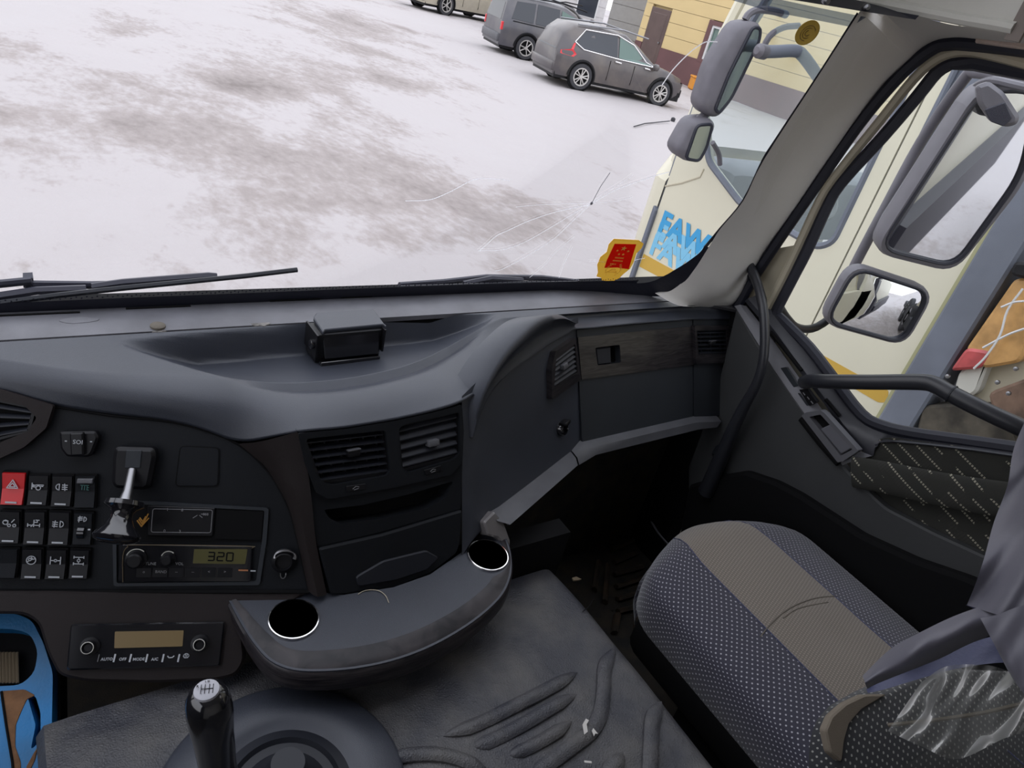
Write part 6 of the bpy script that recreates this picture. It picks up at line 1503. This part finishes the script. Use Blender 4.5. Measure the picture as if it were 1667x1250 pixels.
# ================================================================== MIRRORS OUTSIDE
def mirror(label, quad, x, name='side_mirror', th=.06, curve=0.0, tiltn=(0, 0, 0), border=.022, group='mirrors outside the passenger door', rnd=.05):
    Pc = [ray(u, v) for u, v in quad]; c_ = ray(sum(q[0] for q in quad) / len(quad), sum(q[1] for q in quad) / len(quad)); Mc = c_ * (x / c_.x)
    n = ((-Mc).normalized() + V((-.05, -1, -.24)).normalized()); n += V(tiltn); n.normalize()
    e2 = V((0, 0, 1)); e1 = e2.cross(n).normalized(); F = Frame(Mc, e1, e2 - n * e2.dot(n))
    if F.n.dot(n) < 0: F = Frame(Mc, -e1, e2 - n * e2.dot(n))
    t = thing(name, label, 'mirror', Mc, group)
    g2 = roundpoly([F.px(u, v) for u, v in quad], rnd, 5)
    cc = V((sum(p[0] for p in g2) / len(g2), sum(p[1] for p in g2) / len(g2)))
    R_ = max((V(p) - cc).length for p in g2)
    b_ = B(); rows = []; NR = 8
    for i in range(NR + 1):
        s = i / NR; rows.append([F.w(tuple(cc + (V(p) - cc) * s), curve * (1 - (s * (V(p) - cc).length / R_) ** 2)) for p in g2 + [g2[0]]])
    gridm(b_, rows); bmesh.ops.remove_doubles(b_, verts=b_.verts[:], dist=1e-5); build('glass', b_, mirror_m, t, smooth=True)
    def grow(k): 
        o = []
        for p in g2: d = V(p) - cc; o.append(tuple(cc + d * (1 + k / d.length)))
        return o
    b_ = B(); rows = []
    for k, h in ((0, .001), (border * .3, .008), (border * .8, .006), (border, -.01), (border * .9, -th * .6), (-.01, -th), (-.5 * R_, -th * 1.25)): l = grow(k); rows.append([F.w(p, h) for p in l + [l[0]]])
    gridm(b_, rows); b_.faces.new(b_.verts[-len(g2) - 1:][:-1]); build('shell', b_, shell_m, t, smooth=50)
    b_ = B(); l = grow(border * .15); tube(b_, [F.w(p, .004) for p in l], .006, 6, closed=True); build('rim', b_, seal_m, t, smooth=True)
    return t, F
m1, F1m = mirror('large upright door mirror showing the snowy yard and the cream cab side', [(1596, 150), (1690, 150), (1660, 285), (1555, 432), (1432, 402)], 1.92, th=.09)
m2, F2m = mirror('small wide-angle mirror below the large one reflecting a dark window', [(1392, 436), (1512, 476), (1468, 556), (1345, 522)], 1.92, th=.05, curve=.012, border=.016, rnd=.045)
t = thing('mirror_bracket', 'dark tubular bracket holding the passenger mirrors', 'bracket', at(1275, 530, x=1.6))
b_ = B(); tube(b_, densify([at(u, v, x=x) for u, v, x in ((1268, 500, 1.56), (1282, 520, 1.66), (1300, 534, 1.78), (1330, 532, 1.90), (1375, 500, 1.98))], 4), .012, 10); build('lower_arm', b_, black_m, t, smooth=True)
b_ = B(); tube(b_, densify([at(u, v, x=x) for u, v, x in ((1372, 470, 2.0), (1400, 415, 2.0), (1440, 340, 2.0), (1500, 230, 2.0), (1570, 128, 1.95), (1590, 118, 1.93), (1640, 128, 1.9), (1720, 150, 1.8))], 4), .014, 10); build('upright_arm', b_, shell_m, t, smooth=True)
b_ = B(); tube(b_, densify([at(u, v, x=x) for u, v, x in ((1588, 150, 1.88), (1592, 138, 1.86), (1615, 131, 1.85), (1650, 138, 1.84), (1700, 150, 1.84))], 4), .009, 8); build('upper_loop', b_, shell_m, t, smooth=True)
# kerb mirror
c = at(1618, 168, x=1.82); t = thing('kerb_mirror', 'small grey kerb mirror housing at the top of the large mirror', 'mirror', c)
F0 = Frame(c, (.5, -.85, 0), (0, 0, 1)); b_ = B(); plate(b_, F0, pxs(F0, [(1588, 140), (1610, 132), (1634, 150), (1660, 190), (1655, 203), (1638, 207), (1612, 198), (1592, 168)], 0, .008), (), -.03, .01, .008); build('housing', b_, shell_m, t, smooth=True)
b_ = B(); plate(b_, F0, pxs(F0, [(1602, 178), (1636, 166), (1648, 192), (1634, 206), (1612, 198)], .01, .004), (), .008, .014, .002); build('lower_cap', b_, wblk_m, t)
# the neighbour's mirrors, seen edge-on through the windscreen
def slabm(label, quad, y, glassq, x_=None, name='truck_mirror'):
    pts = [at(u, v, y=y) for u, v in quad]
    Mc = sum(pts, V()) / len(pts); F = Frame(Mc, (1, -.25, 0), (0, 0, 1)); t = thing(name, label, 'mirror', Mc, 'mirrors of the neighbouring truck')
    o = pxs(F, quad, 0, .04); b_ = B(); plate(b_, F, o, (), -.10, 0, .02); build('shell', b_, shell_m, t, smooth=50)
    b_ = B(); plate(b_, F, pxs(F, glassq, .002, .02), (), -.001, .005, .001); build('glass', b_, nb_mir, t)
    b_ = B(); tube(b_, [F.w(p, .003) for p in pxs(F, glassq, .002, .02)], .008, 6, closed=True); build('rim', b_, seal_m, t, smooth=True)
    return t
nb_mir = mat('dusty_mirror', (.40, .45, .44), .12, metal=1)
slabm('long upright mirror of the cream truck, seen edge-on through the windscreen', [(1205, 38), (1240, 36), (1246, 62), (1196, 165), (1172, 193), (1152, 190), (1140, 172), (1162, 105)], 2.30, [(1226, 44), (1238, 46), (1236, 66), (1190, 160), (1170, 184), (1164, 178), (1186, 122)])
slabm('short lower mirror of the cream truck under the long one', [(1128, 196), (1160, 194), (1168, 205), (1150, 255), (1135, 266), (1112, 262), (1100, 245)], 2.30, [(1135, 204), (1160, 202), (1150, 240), (1138, 262), (1116, 258)])
b_ = B()
for pts, r in (([(1213, 32), (1220, 22), (1235, 16), (1260, 18), (1280, 24)], .016), ([(1188, 110), (1160, 175), (1128, 200), (1120, 215)], .018), ([(1160, 232), (1170, 250), (1172, 268)], .012), ([(1238, 90), (1252, 60), (1275, 45), (1300, 42)], .014)): tube(b_, densify([at(u, v, y=2.36) for u, v in pts], 3), r, 8)
build('mirror_arm', b_, shell_m, nt, smooth=True)
b_ = B(); tube(b_, densify([at(u, v, y=2.2) for u, v in ((1238, 84), (1262, 84), (1295, 83), (1308, 92), (1325, 115), (1340, 138), (1352, 158))], 4), .026, 10); build('grab_rail', b_, greyp_m, nt, smooth=True)
b_ = B(); lathe(b_, at(1240, 84, y=2.2), (1, 0, 0), [(.015, -.035), (.03, -.02), (.03, .02), (.02, .035)], 14); build('rail_foot', b_, shell_m, nt, smooth=True)

# ================================================================== PASSENGER SEAT
seat = thing('passenger_seat', 'passenger seat with a tan woven centre and navy dotted sides', 'seat', (1.13, .2, FLZ))
SW, X0 = .230, 1.145
def seatpt(s, t_):
    """s -1..1 across, t 0 front..1 rear"""
    y = .625 - t_ * .72
    fl = 1 - max(0, 1 - t_ / .16) ** 2.2 * .42            # rounded plan at the front
    x = X0 + s * SW * fl
    front = max(0, 1 - t_ / .10)
    crown = .035 * (1 - abs(s) ** 2.4)
    z = SEZ - .035 + crown - .05 * front ** 2 - .004 * max(0, 1 - abs(s) * 2) * math.exp(-((t_ - .45) / .06) ** 2)
    return V((x, y + .03 * (1 - s * s) * max(0, 1 - t_ / .3), z))
def cushion(name, s0, s1, m, n=14, side=0, down=.0):
    b_ = B(); uvl = b_.loops.layers.uv.new('UVMap'); rows = []; uvs = {}
    ss = [s0 + (s1 - s0) * i / n for i in range(n + 1)]
    T_ = [(-.10, -.13), (-.06, -.09), (-.035, -.05), (-.015, -.02)] + [(i / 50, 0) for i in range(40)]
    for t_, dz in T_:
        r = []
        if side:
            base = seatpt(side, max(0, t_)); 
        for s in ss:
            p = seatpt(s, max(0, t_))
            if t_ < 0: p = p + V((0, -.02 * (-t_ / .1) ** 2 + .012 * math.sin(math.pi * -t_ / .1), dz))
            r.append((p, (s * SW, t_ * .72)))
        if side:
            ext = []
            for k, (dx, dz2) in enumerate(((.008, -.010), (.013, -.030), (.012, -.06), (.002, -.10), (-.018, -.13))):
                p = r[-1][0] if side > 0 else r[0][0]; ext.append((( (r[-1][0] if side > 0 else r[0][0]) + V((dx * side * (1 if t_ > .05 else .6), 0, dz2 if t_ > -.02 else dz2 * .4))), (side * (SW + .02 + .03 * k), t_ * .72)))
            r = r + ext if side > 0 else ext[::-1] + r
        rows.append(r)
    R = []
    for r in rows:
        vr = []
        for p, uv in r: v = b_.verts.new(p); uvs[v] = uv; vr.append(v)
        R.append(vr)
    for i in range(len(R) - 1):
        for j in range(len(R[i]) - 1): b_.faces.new((R[i][j], R[i][j + 1], R[i + 1][j + 1], R[i + 1][j]))
    for f in b_.faces:
        for l in f.loops: l[uvl].uv = uvs[l.vert]
    return build(name, b_, m, seat, smooth=60)
cushion('centre_panel', -.52, .38, weave_m); cushion('side_bolster', -1.0, -.52, dotblue_m, 10, -1); cushion('side_bolster', .38, 1.0, dotblue_m, 10, 1)
b_ = B()
for s in (-.52, .38): tube(b_, [seatpt(s, i / 30) + V((0, 0, .0004)) for i in range(31)], .0012, 5)
build('seam', b_, jnavy_m, seat)
b_ = B()
def onseat(u, v):
    p = at(u, v, z=SEZ)
    for _ in range(4):
        q = seatpt((p.x - X0) / SW, (.625 + .02 - p.y) / .72); p = at(u, v, z=q.z + .0006)
    return p
for pts in ([(1238, 1036), (1256, 1014), (1285, 990), (1325, 974), (1362, 970)], [(1275, 1006), (1300, 990), (1348, 980)]): tube(b_, densify([onseat(u, v) for u, v in pts], 3), .0013, 4)
build('crease', b_, tan_m, seat)
b_ = B(); rbox(b_, (X0 - .23, -.08, SEZ - .22), (X0 + .23, .56, SEZ - .10), .03); build('cushion_pan', b_, matte_m, seat, smooth=True)
b_ = B(); rbox(b_, (X0 - .2, -.1, FLZ), (X0 + .2, .42, SEZ - .2), .03); build('pedestal', b_, matte_m, seat, smooth=True)
# backrest, leaning towards the camera side at the rear
Mb = Matrix.Translation((X0, -.20, SEZ - .02)) @ Matrix.Rotation(math.radians(-14), 4, 'X')
def rpanel(name, lo, hi, r, m, par, mtx=Mb):
    b_ = B(); rbox(b_, lo, hi, r, mtx, 4); uvl = b_.loops.layers.uv.new('UVMap')
    inv = mtx.inverted()
    for f in b_.faces:
        nn_ = (inv.to_3x3() @ f.normal) if f.normal.length else V((0, 1, 0)); f.normal_update(); nn_ = inv.to_3x3() @ f.normal
        for l in f.loops:
            q = inv @ l.vert.co; l[uvl].uv = (q.y, q.z) if abs(nn_.x) > .6 else (q.x, q.z) if abs(nn_.y) > .5 else (q.x, q.y)
    return build(name, b_, m, par, smooth=True)
rpanel('backrest', (-.13, -.12, -.06), (.13, .015, .62), .03, dotblk_m, seat); rpanel('back_bolster', (-.25, -.14, -.10), (-.125, .07, .60), .045, dotblk_m, seat); rpanel('back_bolster', (.125, -.14, -.10), (.25, .07, .60), .045, dotblk_m, seat)
# beige hem at the foot of the bolster
hem = [(1342, 1188), (1352, 1165), (1375, 1145), (1405, 1131), (1440, 1130), (1425, 1140), (1400, 1155), (1380, 1178), (1372, 1205), (1368, 1240), (1350, 1225)]
F0 = Frame((1.0, .15, SEZ + .10), (1, 0, 0), (0, .75, .65)); b_ = B(); plate(b_, F0, pxs(F0, hem, 0, .004), (), -.008, .003, .002); build('beige_hem', b_, mat('hem_beige', (.15, .125, .095), .85, bump=.4, bscale=900), seat)
# dotted lower part of the backrest cover seen in front
F0 = Frame((1.0, .15, SEZ + .10), (1, 0, 0), (0, .75, .65))
b_ = B(); uvl = None
bq = pxs(F0, [(1370, 1210), (1380, 1178), (1400, 1154), (1440, 1130), (1510, 1098), (1580, 1090), (1700, 1095), (1750, 1300), (1380, 1310), (1368, 1250)], 0, .01); plate(b_, F0, bq, (), -.05, 0, .004); uvl = b_.loops.layers.uv.new('UVMap')
for f in b_.faces:
    f.normal_update(); sd_ = abs(f.normal.dot(F0.n)) < .5
    for l in f.loops: q = l.vert.co - F0.O; l[uvl].uv = (q.dot(F0.e1), q.dot(F0.e2)) if not sd_ else (q.dot(F0.e1) + q.dot(F0.e2), q.dot(F0.n))
build('lower_bolster', b_, dotblk_m, seat, smooth=50)

# ================================================================== JACKET AND PLASTIC
def drape(name, bm, loopsA, n, depthf, m, par, fold=.012, fs=9, seed=0, thick=.004, uvn=14):
    """cloth between two pixel polylines hung at the given distance from the lens"""
    A, C = loopsA; A, C = smooth2(A, n * 3), smooth2(C, n * 3); uvn = 50; rows = []
    for i, (a, c) in enumerate(zip(A, C)):
        r = []
        for k in range(uvn + 1):
            s = k / uvn; u, v = a[0] + (c[0] - a[0]) * s, a[1] + (c[1] - a[1]) * s
            w1, w2 = u * .8 + v * .6, v * .8 - u * .5; d = depthf(i / (len(A) - 1), s) + fold * (1.2 * noise.noise(V((w1 * fs / 1500, w2 * fs / 4000, seed))) + .45 * noise.noise(V((w1 * fs / 500, w2 * fs / 1400, seed + 5))))
            r.append(ray(u, v).normalized() * d)
        rows.append(r)
    gridm(bm, rows)
jk = thing('jacket', 'dark grey-blue nylon jacket thrown over the passenger seat back', 'jacket', V((1.25, .05, -.75)))
b_ = B(); drape('b', b_, ([(1690, 640), (1652, 725), (1640, 790), (1618, 850), (1603, 905), (1590, 945), (1574, 985)], [(1900, 640), (1900, 725), (1900, 790), (1880, 850), (1850, 930), (1820, 1000), (1780, 1050)]), 6, lambda i, s: 1.12 + .05 * math.cos(s * 9) * .3 - .10 * s - .06 * i, jack_m, jk, .06, 12, 1); build('hanging_body', b_, jack_m, jk, smooth=True)
b_ = B(); drape('b', b_, ([(1572, 985), (1588, 992), (1605, 1000), (1625, 1005)], [(1640, 960), (1700, 955), (1760, 960), (1800, 985)]), 6, lambda i, s: 1.10 - .05 * s, jack_m, jk, .02, 12, 2); build('body_hem', b_, jnavy_m, jk, smooth=True)
b_ = B(); drape('b', b_, ([(1404, 1100), (1450, 1056), (1500, 1028), (1560, 1000), (1620, 982), (1700, 975)], [(1412, 1122), (1480, 1095), (1545, 1065), (1600, 1040), (1660, 1010), (1760, 1000)]), 6, lambda i, s: 1.08 - .03 * i - .03 * math.sin(s * 3.1), jack_m, jk, .03, 13, 3); build('sleeve', b_, jack_m, jk, smooth=True)
b_ = B(); drape('b', b_, ([(1410, 1122), (1430, 1112), (1480, 1092), (1530, 1072), (1600, 1040), (1700, 1020)], [(1413, 1128), (1440, 1122), (1500, 1104), (1560, 1088), (1640, 1078), (1760, 1080)]), 6, lambda i, s: 1.06 - .03 * i - .01 * s, jack_m, jk, .01, 16, 4); build('sleeve_cuff', b_, jnavy_m, jk, smooth=True)
b_ = B(); drape('b', b_, ([(1596, 1006), (1625, 1000), (1667, 985), (1780, 960)], [(1640, 1090), (1660, 1120), (1700, 1160), (1800, 1180)]), 8, lambda i, s: 1.0 - .05 * s, jack_m, jk, .02, 12, 6); build('front_flap', b_, jack_m, jk, smooth=True)
b_ = B(); drape('b', b_, ([(1500, 1110), (1540, 1085), (1600, 1082), (1640, 1092), (1700, 1120)], [(1445, 1190), (1500, 1215), (1560, 1235), (1640, 1200), (1720, 1180)]), 8, lambda i, s: .98 - .05 * s, film_m, None, .03, 22, 12, uvn=20)
t = thing('plastic_sheet', 'crumpled clear plastic sheet over the dotted bolster under the jacket', 'plastic sheet', V((1.1, .1, -.85))); build('film', b_, film_m, t, smooth=True)
b_ = B(); tube(b_, [ray(u, v).normalized() * .96 for u, v in smooth2([(1445, 1180), (1520, 1172), (1600, 1160), (1667, 1145), (1720, 1140)], 4)], .0022, 5); build('film_edge', b_, tan_m, t, smooth=True)
# seat belt buckle strap standing by the seat front
b_ = B(); tube(b_, densify([at(u, v, z=z) for u, v, z in ((1062, 852, -1.2), (1075, 872, -1.17), (1095, 893, -1.15), (1110, 905, -1.15))], 4), .009, 6, flat=.3); tag(build('lever_strap', b_, ledge_m), 'dull grey strap rising in the dark footwell behind the seat front', 'strap')
